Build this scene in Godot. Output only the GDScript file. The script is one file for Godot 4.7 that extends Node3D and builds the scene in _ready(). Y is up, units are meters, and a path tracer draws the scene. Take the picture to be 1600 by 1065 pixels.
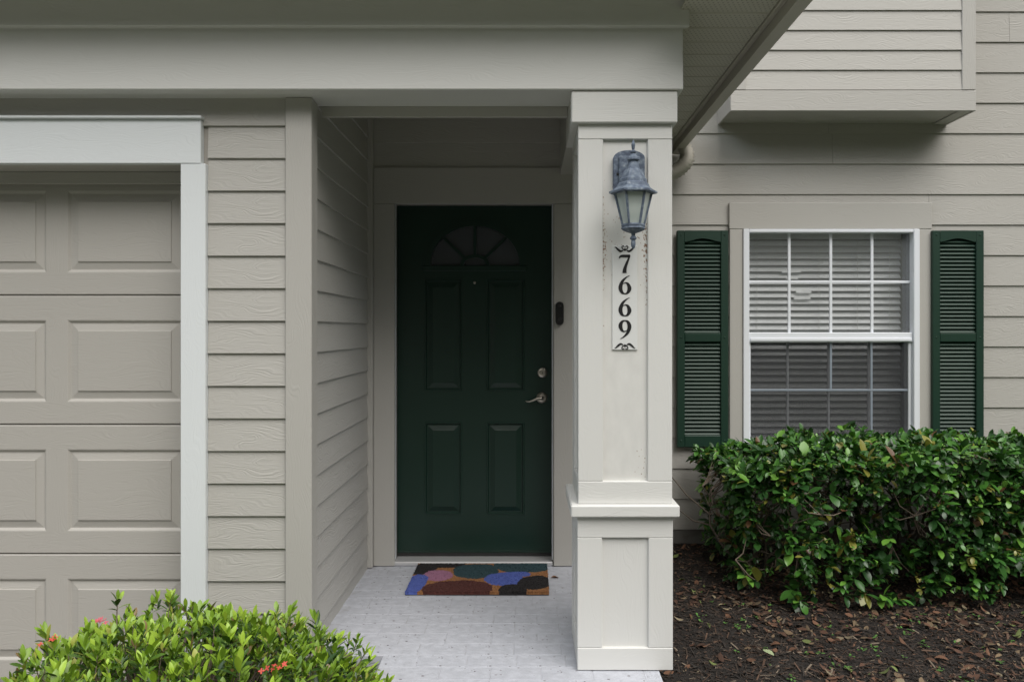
extends Node3D
# A lap-sided house front: garage on the left, recessed entry porch with a panelled column, main wall with a window on the right.
# Metres, y up. The porch floor is y = 0; z runs towards the street, the facade lies at z = -3 to -5.

var rng := RandomNumberGenerator.new()
var M := {}
var cache := {}
var house: Node3D

# ------------------------------------------------------------------ mesh helpers

func mb() -> SurfaceTool:
	var st := SurfaceTool.new()
	st.begin(Mesh.PRIMITIVE_TRIANGLES)
	return st

func uv_of(p: Vector3, n: Vector3, off: Vector2, vert: bool) -> Vector2:
	var a := n.abs()
	var q := Vector2(p.x, p.y)
	if a.x > a.y and a.x > a.z:
		q = Vector2(p.z, p.y)
	elif a.y > a.z:
		q = Vector2(p.x, p.z)
	if vert:
		q = Vector2(q.y, q.x)
	return q + off

func face(st: SurfaceTool, p: Array, hint: Vector3, off := Vector2.ZERO, vert := false) -> void:
	var c: Vector3 = (p[1] - p[0]).cross(p[2] - p[0])
	if c.length_squared() < 1e-16 and p.size() > 3:
		c = (p[2] - p[0]).cross(p[3] - p[0])
	if c.length_squared() < 1e-18:
		return
	c = c.normalized()
	var pts := p.duplicate()
	if c.dot(hint) > 0.0:
		pts.reverse()
	else:
		c = -c
	for k in range(1, pts.size() - 1):
		for q in [pts[0], pts[k], pts[k + 1]]:
			st.set_normal(c)
			st.set_uv(uv_of(q, c, off, vert))
			st.add_vertex(q)

func cbox(st: SurfaceTool, lo: Vector3, hi: Vector3, c := 0.002, off := Vector2.ZERO, vert := false) -> void:
	var mid := (lo + hi) * 0.5
	var h := (hi - lo) * 0.5
	c = min(c, min(h.x, min(h.y, h.z)) * 0.6)
	var P := func(s: Vector3, a: int) -> Vector3:
		var v := Vector3(h.x - c, h.y - c, h.z - c)
		v[a] = h[a]
		return mid + v * s
	for a in 3:
		var b := (a + 1) % 3
		var d := (a + 2) % 3
		for sa in [-1.0, 1.0]:
			var q := []
			for k in [[-1.0, -1.0], [1.0, -1.0], [1.0, 1.0], [-1.0, 1.0]]:
				var s := Vector3.ZERO
				s[a] = sa
				s[b] = k[0]
				s[d] = k[1]
				q.append(P.call(s, a))
			var n := Vector3.ZERO
			n[a] = sa
			face(st, q, n, off, vert)
			for sb in [-1.0, 1.0]:
				var s1 := Vector3.ZERO
				s1[a] = sa
				s1[b] = sb
				s1[d] = -1.0
				var s2 := s1
				s2[d] = 1.0
				var e := Vector3.ZERO
				e[a] = sa
				e[b] = sb
				face(st, [P.call(s1, a), P.call(s2, a), P.call(s2, b), P.call(s1, b)], e, off, vert)
	for sx in [-1.0, 1.0]:
		for sy in [-1.0, 1.0]:
			for sz in [-1.0, 1.0]:
				var s := Vector3(sx, sy, sz)
				face(st, [P.call(s, 0), P.call(s, 1), P.call(s, 2)], s, off, vert)

func done(st: SurfaceTool, m: Material) -> ArrayMesh:
	st.generate_tangents()
	var me := st.commit()
	me.surface_set_material(0, m)
	return me

func inst(called: String, me: Mesh, parent: Node3D, at := Vector3.ZERO) -> MeshInstance3D:
	var o := MeshInstance3D.new()
	o.name = called
	o.mesh = me
	parent.add_child(o, true)
	o.global_position = at
	return o

func obj(called: String, st: SurfaceTool, m: Material, parent: Node3D, at := Vector3.ZERO) -> MeshInstance3D:
	return inst(called, done(st, m), parent, at)

# a board between two corners; alike boards share a mesh, in five variants of grain
func board(called: String, parent: Node3D, m: Material, a: Vector3, b: Vector3, vert := false, c := 0.002) -> MeshInstance3D:
	var lo := Vector3(min(a.x, b.x), min(a.y, b.y), min(a.z, b.z))
	var hi := Vector3(max(a.x, b.x), max(a.y, b.y), max(a.z, b.z))
	var h := (hi - lo) * 0.5
	var v := rng.randi() % 5
	var key := "%s %d %s %s %s" % [h.snapped(Vector3.ONE * 0.0001), v, vert, c, m.get_instance_id()]
	if not cache.has(key):
		var st := mb()
		cbox(st, -h, h, c, Vector2(rng.randf() * 7.0, rng.randf() * 7.0), vert)
		cache[key] = done(st, m)
	return inst(called, cache[key], parent, (lo + hi) * 0.5)

# a lap siding board, bottom edge proud; x along, y up, z outwards
func lap(called: String, parent: Node3D, m: Material, at: Vector3, turn: float, length: float, show: float) -> MeshInstance3D:
	var v := rng.randi() % 11
	var key := "lap %.4f %.4f %d %s" % [length, show, v, m.get_instance_id()]
	if not cache.has(key):
		var st := mb()
		var off := Vector2(rng.randf() * 1.2, show * 0.5 + rng.randf() * (0.6 - show))
		var x := length * 0.5
		var b := 0.0135
		var t := 0.0035
		var y1 := show + 0.006
		var prof := [Vector2(0, 0), Vector2(b - 0.0012, 0), Vector2(b, 0.0018), Vector2(t, y1), Vector2(0, y1)]
		var hints := [Vector3.DOWN, Vector3(0, -0.7, 0.7), Vector3(0, 0, 1), Vector3.UP, Vector3(0, 0, -1)]
		for k in 5:
			var p: Vector2 = prof[k]
			var q: Vector2 = prof[(k + 1) % 5]
			face(st, [Vector3(-x, p.y, p.x), Vector3(x, p.y, p.x), Vector3(x, q.y, q.x), Vector3(-x, q.y, q.x)], hints[k], off)
		for s in [-1.0, 1.0]:
			var e := []
			for p in prof:
				e.append(Vector3(x * s, p.y, p.x))
			face(st, e, Vector3(s, 0, 0), off)
		cache[key] = done(st, m)
	var o := inst(called, cache[key], parent, at)
	o.rotation.y = turn
	return o

# nested rectangles: a raised or sunk panel in the z plane round the middle; profile = [inset, z]
func nested(st: SurfaceTool, w: float, h: float, profile: Array, off := Vector2.ZERO, vert := false) -> void:
	for k in profile.size() - 1:
		var a: Array = profile[k]
		var b: Array = profile[k + 1]
		var r := func(q: Array) -> Array:
			var x: float = w * 0.5 - q[0]
			var y: float = h * 0.5 - q[0]
			return [Vector3(-x, -y, q[1]), Vector3(x, -y, q[1]), Vector3(x, y, q[1]), Vector3(-x, y, q[1])]
		var pa: Array = r.call(a)
		var pb: Array = r.call(b)
		for e in 4:
			face(st, [pa[e], pa[(e + 1) % 4], pb[(e + 1) % 4], pb[e]], Vector3(0, 0, 1), off, vert)
		if k == profile.size() - 2:
			face(st, pb, Vector3(0, 0, 1), off, vert)

# rings of n sides: profile = [radius, y]; smooth for turned work, flat for faceted
func loft(st: SurfaceTool, n: int, profile: Array, smooth := true, at := Vector3.ZERO, squash := Vector2.ONE, a0 := 0.0) -> void:
	for k in profile.size() - 1:
		var p: Array = profile[k]
		var q: Array = profile[k + 1]
		var dr: float = q[0] - p[0]
		var dy: float = q[1] - p[1]
		for i in n:
			var v := []
			for e in [[i, p], [i + 1, p], [i + 1, q], [i, q]]:
				var a: float = a0 + TAU * e[0] / n
				v.append([Vector3(cos(a) * e[1][0] * squash.x, e[1][1], sin(a) * e[1][0] * squash.y) + at, a])
			var am := a0 + TAU * (i + 0.5) / n
			var tri := [0, 1, 2, 0, 2, 3]
			for j in tri:
				var ang: float = v[j][1] if smooth else am
				var nn := Vector3(cos(ang) * dy, -dr, sin(ang) * dy).normalized()
				st.set_normal(nn if nn.length() > 0.5 else Vector3.UP)
				st.set_uv(Vector2(float(v[j][1]) * 0.05, v[j][0].y))
				st.add_vertex(v[j][0])

func tube(st: SurfaceTool, pts: Array, radii: Array, n := 6, flat := Vector2.ONE) -> void:
	var rings := []
	var up := Vector3(0.31, 0.2, 0.93).normalized()
	for k in pts.size():
		var d: Vector3 = (pts[min(k + 1, pts.size() - 1)] - pts[max(k - 1, 0)]).normalized()
		var s := d.cross(up).normalized()
		var t := s.cross(d).normalized()
		var ring := []
		for i in n:
			var a := TAU * i / n
			var nn := s * cos(a) * flat.x + t * sin(a) * flat.y
			ring.append([pts[k] + nn * radii[k], nn.normalized()])
		rings.append(ring)
	for k in pts.size() - 1:
		for i in n:
			var j := (i + 1) % n
			for v in [rings[k][i], rings[k][j], rings[k + 1][j], rings[k][i], rings[k + 1][j], rings[k + 1][i]]:
				st.set_normal(v[1])
				st.set_uv(Vector2(float(i) / n * 0.1, float(k) * 0.03))
				st.add_vertex(v[0])
	for e in [0, pts.size() - 1]:
		var cap := []
		for v in rings[e]:
			cap.append(v[0])
		var dir: Vector3 = pts[0] - pts[1] if e == 0 else pts[e] - pts[e - 1]
		face(st, cap, dir)

# a flat stroke of changing width, raised off the plane: list of Vector3(x, y, width)
func stroke(st: SurfaceTool, pts: Array, scale: float, at: Vector3, turn := false) -> void:
	var fine := []
	for k in pts.size() - 1:
		var p0: Vector3 = pts[max(k - 1, 0)]
		var p3: Vector3 = pts[min(k + 2, pts.size() - 1)]
		for s in 6:
			fine.append(pts[k].cubic_interpolate(pts[k + 1], p0, p3, s / 6.0))
	fine.append(pts[pts.size() - 1])
	var l := []
	var r := []
	for k in fine.size():
		var d: Vector3 = fine[min(k + 1, fine.size() - 1)] - fine[max(k - 1, 0)]
		var n: Vector2 = Vector2(-d.y, d.x).normalized() * max(fine[k].z, 0.02) * 0.5
		var c := Vector2(fine[k].x, fine[k].y)
		for e in [[l, c + n], [r, c - n]]:
			var q: Vector2 = e[1]
			if turn:
				q = Vector2(0.66, 1.0) - q
			e[0].append(at + Vector3(q.x * scale, q.y * scale, 0.0))
	var up := Vector3(0, 0, 0.0015)
	for k in fine.size() - 1:
		face(st, [l[k] + up, l[k + 1] + up, r[k + 1] + up, r[k] + up], Vector3(0, 0, 1))
		for s in [l, r]:
			var other: Array = r if s == l else l
			face(st, [s[k], s[k + 1], s[k + 1] + up, s[k] + up], s[k] - other[k])

# band of a ring sector in the xy plane, from z0 to z1
func arc_band(st: SurfaceTool, c: Vector2, r0: Vector2, r1: Vector2, a0: float, a1: float, z0: float, z1: float, n: int) -> void:
	for k in n:
		var p := []
		for e in [[k, r0], [k + 1, r0], [k + 1, r1], [k, r1]]:
			var a: float = lerp(a0, a1, float(e[0]) / n)
			p.append(Vector3(c.x + cos(a) * e[1].x, c.y + sin(a) * e[1].y, 0))
		var f := Vector3(0, 0, z1)
		var b := Vector3(0, 0, z0)
		var am: float = lerp(a0, a1, (k + 0.5) / n)
		var o := Vector3(cos(am), sin(am), 0)
		face(st, [p[0] + f, p[1] + f, p[2] + f, p[3] + f], Vector3(0, 0, 1))
		face(st, [p[2] + f, p[3] + f, p[3] + b, p[2] + b], o)
		face(st, [p[0] + f, p[1] + f, p[1] + b, p[0] + b], -o)

# ------------------------------------------------------------------ scene helpers

func tag(o: Node3D, label := "", category := "", group := "", kind := "") -> Node3D:
	for e in [["label", label], ["category", category], ["group", group], ["kind", kind]]:
		if e[1] != "":
			o.set_meta(e[0], e[1])
	return o

func node(called: String, parent: Node3D, at := Vector3.ZERO) -> Node3D:
	var o := Node3D.new()
	o.name = called
	parent.add_child(o, true)
	o.global_position = at
	return o

# ------------------------------------------------------------------ materials

func noise(freq: float, octaves: int, s: int, kind := FastNoiseLite.TYPE_SIMPLEX_SMOOTH) -> FastNoiseLite:
	var n := FastNoiseLite.new()
	n.noise_type = kind
	n.frequency = freq
	n.fractal_octaves = octaves
	n.seed = s
	return n

func noise_tex(size: int, freq: float, octaves: int, s: int, ramp: Array = []) -> NoiseTexture2D:
	var t := NoiseTexture2D.new()
	t.width = size
	t.height = size
	t.seamless = true
	t.noise = noise(freq, octaves, s)
	if ramp.size() > 0:
		var g := Gradient.new()
		g.offsets = PackedFloat32Array()
		g.colors = PackedColorArray()
		for e in ramp:
			g.add_point(e[0], e[1])
		while g.get_point_count() > ramp.size():
			g.remove_point(0)
		t.color_ramp = g
	return t

# embossed cedar grain: lines along x that bow round a few knots; tiles along x
func grain_tex(w: int, h: int) -> ImageTexture:
	var im := Image.create(w, h, false, Image.FORMAT_RF)
	var warp := noise(0.0042, 2, 11)
	var lines := noise(0.5, 2, 12)
	var fade := noise(0.012, 2, 13)
	var fine := noise(0.35, 1, 14)
	var at := func(x: float, y: float) -> float:
		var bow := warp.get_noise_2d(x * 0.55, y * 2.0) * 30.0 + warp.get_noise_2d(x * 2.2 + 900.0, y * 3.0) * 3.0
		var ring := lines.get_noise_2d(x * 0.006, (y * 0.6 + bow) * 0.55)
		var rough := fine.get_noise_2d(x * 0.05, y * 1.5)
		var amp := clampf(0.62 + fade.get_noise_2d(x * 0.7, y * 2.0) * 1.1, 0.12, 1.0)
		return 0.5 + ring * 0.55 * amp + rough * 0.12
	var edge := w * 0.16
	for y in h:
		for x in w:
			var v: float = at.call(float(x), float(y))
			if x > w - edge:
				var t := (x - (w - edge)) / edge
				v = lerpf(v, at.call(float(x - w), float(y)), t)
			im.set_pixel(x, y, Color(v, 0, 0))
	return ImageTexture.create_from_image(im)

func mat(called: String, lin: Color, rough := 0.6, tex: Texture2D = null, size := 1.0) -> StandardMaterial3D:
	var m := StandardMaterial3D.new()
	m.resource_name = called
	m.albedo_color = lin.linear_to_srgb()
	m.roughness = rough
	if tex:
		m.albedo_texture = tex
		m.uv1_scale = Vector3(1.0 / size, 1.0 / size, 1.0 / size)
	M[called] = m
	return m

func relief(m: StandardMaterial3D, t: Texture2D, cm: float) -> void:
	m.heightmap_enabled = true
	m.heightmap_texture = t
	m.heightmap_scale = cm

func grained(called: String, lin: Color, cm: float, grain: Texture2D, rough := 0.62) -> void:
	var m := mat(called, lin, rough)
	m.uv1_scale = Vector3(1.0 / 1.2, 1.0 / 0.6, 1.0)
	relief(m, grain, cm)
	# slow, faint unevenness of the paint film and its dust
	m.detail_enabled = false

func make_materials() -> void:
	var grain := grain_tex(1024, 512)
	var brush := noise_tex(256, 0.05, 4, 21)
	var mottle := noise_tex(512, 0.012, 5, 22, [[0.0, Color(0.86, 0.85, 0.82)], [0.45, Color(0.97, 0.97, 0.96)], [1.0, Color(1, 1, 1)]])
	grained("siding", Color(0.446, 0.434, 0.406), 0.15, grain)
	grained("siding_worn", Color(0.43, 0.418, 0.39), 0.17, grain)
	grained("cream_trim", Color(0.66, 0.66, 0.64), 0.06, grain, 0.55)
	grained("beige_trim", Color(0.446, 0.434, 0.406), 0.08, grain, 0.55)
	grained("white_trim", Color(0.71, 0.742, 0.76), 0.06, grain, 0.5)
	grained("garage_steel", Color(0.435, 0.418, 0.388), 0.07, grain, 0.5)
	mat("vinyl", Color(0.78, 0.81, 0.86), 0.35)
	mat("screen_bar", Color(0.24, 0.28, 0.33), 0.5)
	var g := mat("door_green", Color(0.008, 0.029, 0.020), 0.36)
	g.metallic_specular = 0.5
	relief(g, brush, 0.02)
	g.uv1_scale = Vector3(6, 1.2, 1)
	g = mat("shutter_green", Color(0.008, 0.034, 0.021), 0.45)
	mat("nickel", Color(0.55, 0.51, 0.45), 0.28).metallic = 1.0
	mat("alloy", Color(0.62, 0.62, 0.63), 0.45).metallic = 0.5
	mat("black_plastic", Color(0.012, 0.012, 0.013), 0.35)
	mat("dark_rubber", Color(0.02, 0.02, 0.02), 0.8)
	mat("black_ink", Color(0.01, 0.01, 0.012), 0.45)
	mat("plaque", Color(0.70, 0.71, 0.70), 0.3)
	mat("blind", Color(0.62, 0.64, 0.65), 0.5)
	mat("shaded_liner", Color(0.16, 0.17, 0.2), 0.8)  # dark blue-grey: the shade of the window reveal is put into this colour
	mat("cord", Color(0.5, 0.5, 0.48), 0.8)
	mat("room", Color(0.35, 0.33, 0.30), 0.9)
	mat("concrete", Color(0.17, 0.165, 0.155), 0.9, mottle, 0.7)
	var gl := mat("glass", Color(0.9, 0.95, 0.95, 0.06), 0.02)
	gl.transparency = BaseMaterial3D.TRANSPARENCY_ALPHA
	gl = mat("lamp_glass", Color(0.72, 0.8, 0.77, 0.35), 0.2)
	gl.transparency = BaseMaterial3D.TRANSPARENCY_ALPHA
	gl = mat("insect_screen", Color(0.04, 0.042, 0.047, 0.38), 0.9)
	gl.transparency = BaseMaterial3D.TRANSPARENCY_ALPHA
	gl = mat("obscure_glass", Color(0.075, 0.083, 0.095, 0.8), 0.27)
	gl.transparency = BaseMaterial3D.TRANSPARENCY_ALPHA
	gl.uv1_scale = Vector3(5, 5, 5)
	relief(gl, noise_tex(256, 0.06, 3, 33), 0.25)
	mat("bulb", Color(0.75, 0.76, 0.72), 0.3)
	# weathered lantern metal
	var w := mat("verdigris", Color(1, 1, 1), 0.75, noise_tex(512, 0.02, 5, 31, [[0.0, Color(0.25, 0.28, 0.34)], [0.35, Color(0.33, 0.37, 0.44)], [0.6, Color(0.40, 0.45, 0.51)], [0.76, Color(0.47, 0.51, 0.56)], [0.88, Color(0.58, 0.61, 0.64)], [1.0, Color(0.7, 0.72, 0.73)]]), 0.3)
	w.uv1_triplanar = true
	relief(w, noise_tex(256, 0.09, 3, 32), 0.05)
	# painted paving bricks
	var pi := Image.create(512, 512, false, Image.FORMAT_RGB8)
	var pn := noise(0.03, 4, 41)
	var pf := noise(0.25, 2, 43)
	for y in 512:
		for x in 512:
			var v := 0.955 + pn.get_noise_2d(x, y) * 0.06 + pf.get_noise_2d(x, y) * 0.04
			pi.set_pixel(x, y, Color(v, v, v))
	for k in 130:
		var cx := rng.randi_range(6, 505)
		var cy := rng.randi_range(6, 505)
		var cr := rng.randf_range(0.8, 2.6) if rng.randf() < 0.9 else rng.randf_range(2.5, 4.5)
		var cc := Color(0.3, 0.24, 0.22) if rng.randf() < 0.6 else Color(0.62, 0.58, 0.57)
		for dy in range(-5, 6):
			for dx in range(-5, 6):
				if Vector2(dx, dy * 1.4).length() < cr + pf.get_noise_2d(cx * 9 + dx * 5, cy * 9 + dy * 5) * 1.5:
					pi.set_pixel(cx + dx, cy + dy, cc)
	var b := mat("painted_brick", Color(0.485, 0.50, 0.55), 0.7, ImageTexture.create_from_image(pi), 0.9)
	relief(b, noise_tex(512, 0.06, 4, 42), 0.2)
	mat("joint", Color(0.44, 0.45, 0.50), 0.9, mottle, 0.5)
	# earth under the mulch
	var e := mat("mulch", Color(1, 1, 1), 0.95, noise_tex(512, 0.05, 5, 51, [[0.0, Color(0.06, 0.052, 0.047)], [0.5, Color(0.13, 0.11, 0.095)], [0.8, Color(0.22, 0.175, 0.145)], [1.0, Color(0.32, 0.26, 0.21)]]), 0.6)
	e.uv1_triplanar = true
	relief(e, noise_tex(512, 0.08, 4, 52), 1.0)
	mat("grass", Color(1, 1, 1), 0.95, noise_tex(512, 0.03, 5, 53, [[0.0, Color(0.15, 0.17, 0.09)], [1.0, Color(0.32, 0.34, 0.2)]]), 2.0).uv1_triplanar = true
	mat("roof_shingle", Color(0.09, 0.085, 0.08), 0.95, mottle, 0.8)
	mat("bark", Color(0.105, 0.085, 0.065), 0.9, mottle, 0.1)
	mat("twig", Color(0.16, 0.125, 0.095), 0.9)
	# vented vinyl soffit: rows of pin holes
	var im := Image.create(64, 64, false, Image.FORMAT_RGB8)
	im.fill(Color(1, 1, 1))
	for i in 4:
		for j in 4:
			var cx := i * 16 + 4 + (8 if j % 2 == 1 else 0)
			for dx in 5:
				for dy in 3:
					im.set_pixel((cx + dx) % 64, (j * 16 + 6 + dy) % 64, Color(0.36, 0.33, 0.29))
	mat("soffit", Color(0.54, 0.52, 0.46), 0.55, ImageTexture.create_from_image(im), 0.075)
	mat("soffit_plain", Color(0.46, 0.45, 0.39), 0.55)
	mat("gutter", Color(0.50, 0.475, 0.42), 0.45)

# ------------------------------------------------------------------ the house

func siding_run(parent: Node3D, x0: float, x1: float, z: float, y0: float, rows: int, show: float, m: String) -> void:
	for k in rows:
		lap("siding_board", parent, M[m], Vector3((x0 + x1) * 0.5, y0 + k * show, z), 0.0, x1 - x0, show)

func make_garage() -> void:
	var w := node("garage_wall", house)
	board("wall_backing", w, M.room, Vector3(-1.405, -0.15, -3.14), Vector3(-0.94, 2.6, -3.24))
	board("wall_backing", w, M.room, Vector3(-5.0, 2.06, -3.14), Vector3(-1.405, 2.3, -3.24))
	board("wall_backing", w, M.room, Vector3(-5.0, -0.15, -3.14), Vector3(-3.92, 2.06, -3.24))
	var show := 0.1325
	for k in 18:
		var y := 2.186 - show * (k + 1)
		if y > -0.2:
			lap("siding_board", w, M.siding, Vector3((-1.303 - 0.983) * 0.5, y, -3.14), 0.0, 0.32, show)
	lap("siding_board", w, M.siding, Vector3((-5.0 - 0.983) * 0.5, 2.186, -3.14), 0.0, 4.017, show)
	board("corner_board", w, M.beige_trim, Vector3(-0.983, -0.12, -3.205), Vector3(-0.876, 2.298, -3.115), true, 0.003)

	var f := node("garage_door_frame", house)
	board("head_trim", f, M.white_trim, Vector3(-4.1, 2.028, -3.14), Vector3(-1.3225, 2.207, -3.106))
	board("drip_cap", f, M.white_trim, Vector3(-4.12, 2.2075, -3.14), Vector3(-1.316, 2.2185, -3.092))
	board("side_trim", f, M.white_trim, Vector3(-1.405, -0.12, -3.14), Vector3(-1.304, 2.0275, -3.108), true)
	board("side_trim", f, M.white_trim, Vector3(-4.02, -0.12, -3.14), Vector3(-3.92, 2.0275, -3.108), true)
	board("head_jamb", f, M.beige_trim, Vector3(-3.92, 2.028, -3.29), Vector3(-1.405, 2.06, -3.1405))
	board("side_jamb", f, M.beige_trim, Vector3(-1.404, -0.12, -3.4), Vector3(-1.36, 2.06, -3.1405), true)
	board("door_stop", f, M.beige_trim, Vector3(-3.91, 1.977, -3.287), Vector3(-1.406, 2.0275, -3.268))

	var d := node("garage_door", house)
	tag(d, "beige steel sectional garage door with raised panels")
	var prof := [[0.0, 0.0], [0.004, -0.001], [0.013, -0.009], [0.017, -0.009], [0.046, -0.0035], [0.0475, 0.0005], [0.05, 0.001]]
	var stp := mb()
	nested(stp, 0.495, 0.353, prof)
	var panel := done(stp, M.garage_steel)
	for k in 4:
		var y1 := 2.057 - 0.5555 * k
		var y0 := y1 - 0.5515
		var st := mb()
		var z := -3.3
		var off := Vector2(0.2 * k, 0.13 * k)
		var ym := (y0 + y1) * 0.5 - 0.004
		var c0 := 0.004
		for q in [[ym + 0.1765, y1 - c0, 0.0, 0.0], [y0 + c0, ym - 0.1765, 0.0, 0.0], [y1 - c0, y1, 0.0, -c0], [y0, y0 + c0, -c0, 0.0]]:
			face(st, [Vector3(-3.85, q[0], z + q[2]), Vector3(-1.40, q[0], z + q[2]), Vector3(-1.40, q[1], z + q[3]), Vector3(-3.85, q[1], z + q[3])], Vector3(0, 0, 1), off)
		for q in [[y0, Vector3.DOWN], [y1, Vector3.UP]]:
			face(st, [Vector3(-3.85, q[0], z - c0), Vector3(-1.40, q[0], z - c0), Vector3(-1.40, q[0], z - 0.035), Vector3(-3.85, q[0], z - 0.035)], q[1], off)
		for c in 4:
			var r := -1.485 - 0.583 * c
			var nxt := r - 0.583 if c < 3 else -3.85
			face(st, [Vector3(r - 0.495, ym - 0.1765, z), Vector3(r - 0.495, ym + 0.1765, z), Vector3(nxt, ym + 0.1765, z), Vector3(nxt, ym - 0.1765, z)], Vector3(0, 0, 1), off, true)
			inst("raised_panel", panel, d, Vector3(r - 0.2475, ym, z))
		face(st, [Vector3(-1.40, ym - 0.1765, z), Vector3(-1.40, ym + 0.1765, z), Vector3(-1.485, ym + 0.1765, z), Vector3(-1.485, ym - 0.1765, z)], Vector3(0, 0, 1), off, true)
		face(st, [Vector3(-1.40, ym - 0.1765, z - 0.03), Vector3(-1.40, ym + 0.1765, z - 0.03), Vector3(-3.85, ym + 0.1765, z - 0.03), Vector3(-3.85, ym - 0.1765, z - 0.03)], Vector3(0, 0, -1), off, true)
		obj("section", st, M.garage_steel, d)

func make_porch() -> void:
	var b := node("porch_beam", house)
	board("beam", b, M.cream_trim, Vector3(-5.0, 2.299, -3.25), Vector3(0.614, 2.66, -3.02), false, 0.004)
	board("frieze_board", b, M.cream_trim, Vector3(-5.02, 2.538, -3.0195), Vector3(0.633, 2.66, -2.99), false, 0.003)
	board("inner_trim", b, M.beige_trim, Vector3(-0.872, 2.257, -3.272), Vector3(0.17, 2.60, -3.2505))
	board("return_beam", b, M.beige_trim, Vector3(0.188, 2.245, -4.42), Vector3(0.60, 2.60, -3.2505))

	var s := node("porch_side_wall", house)
	board("wall_backing", s, M.room, Vector3(-0.98, -0.15, -5.2), Vector3(-0.918, 2.6, -3.206))
	var show := 0.1325
	for k in 20:
		var y := 2.4510 - show * k
		if y > -0.14 and y < 2.5:
			lap("siding_board", s, M.siding, Vector3(-0.918, y, (-3.206 - 4.365) * 0.5), PI / 2, 1.159, show)
	board("corner_trim", s, M.beige_trim, Vector3(-0.9175, 0.002, -4.42), Vector3(-0.882, 2.6, -4.366), true, 0.004)

	var e := node("entry_wall", house)
	board("wall_backing", e, M.room, Vector3(-0.917, -0.15, -4.55), Vector3(-0.80, 2.6, -4.43))
	board("wall_backing", e, M.room, Vector3(0.18, -0.15, -4.55), Vector3(0.60, 2.6, -4.43))
	board("wall_backing", e, M.room, Vector3(-0.80, 2.12, -4.55), Vector3(0.18, 2.6, -4.43))
	board("return_wall", e, M.beige_trim, Vector3(0.5, -0.15, -5.2), Vector3(0.60, 2.6, -4.551))
	lap("siding_board", e, M.siding, Vector3(-0.15, 2.289, -4.43), 0.0, 1.47, 0.1437)
	lap("siding_board", e, M.siding, Vector3(-0.15, 2.4327, -4.43), 0.0, 1.47, 0.1437)
	lap("siding_board", e, M.siding, Vector3(0.43, 0.004, -4.43), 0.0, 0.33, 0.1325)
	for k in range(1, 17):
		lap("siding_board", e, M.siding, Vector3(0.43, 0.004 + 0.1325 * k, -4.43), 0.0, 0.33, 0.1325)
	board("porch_ceiling", e, M.soffit_plain, Vector3(-0.98, 2.601, -5.2), Vector3(0.61, 2.64, -3.25))

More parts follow.
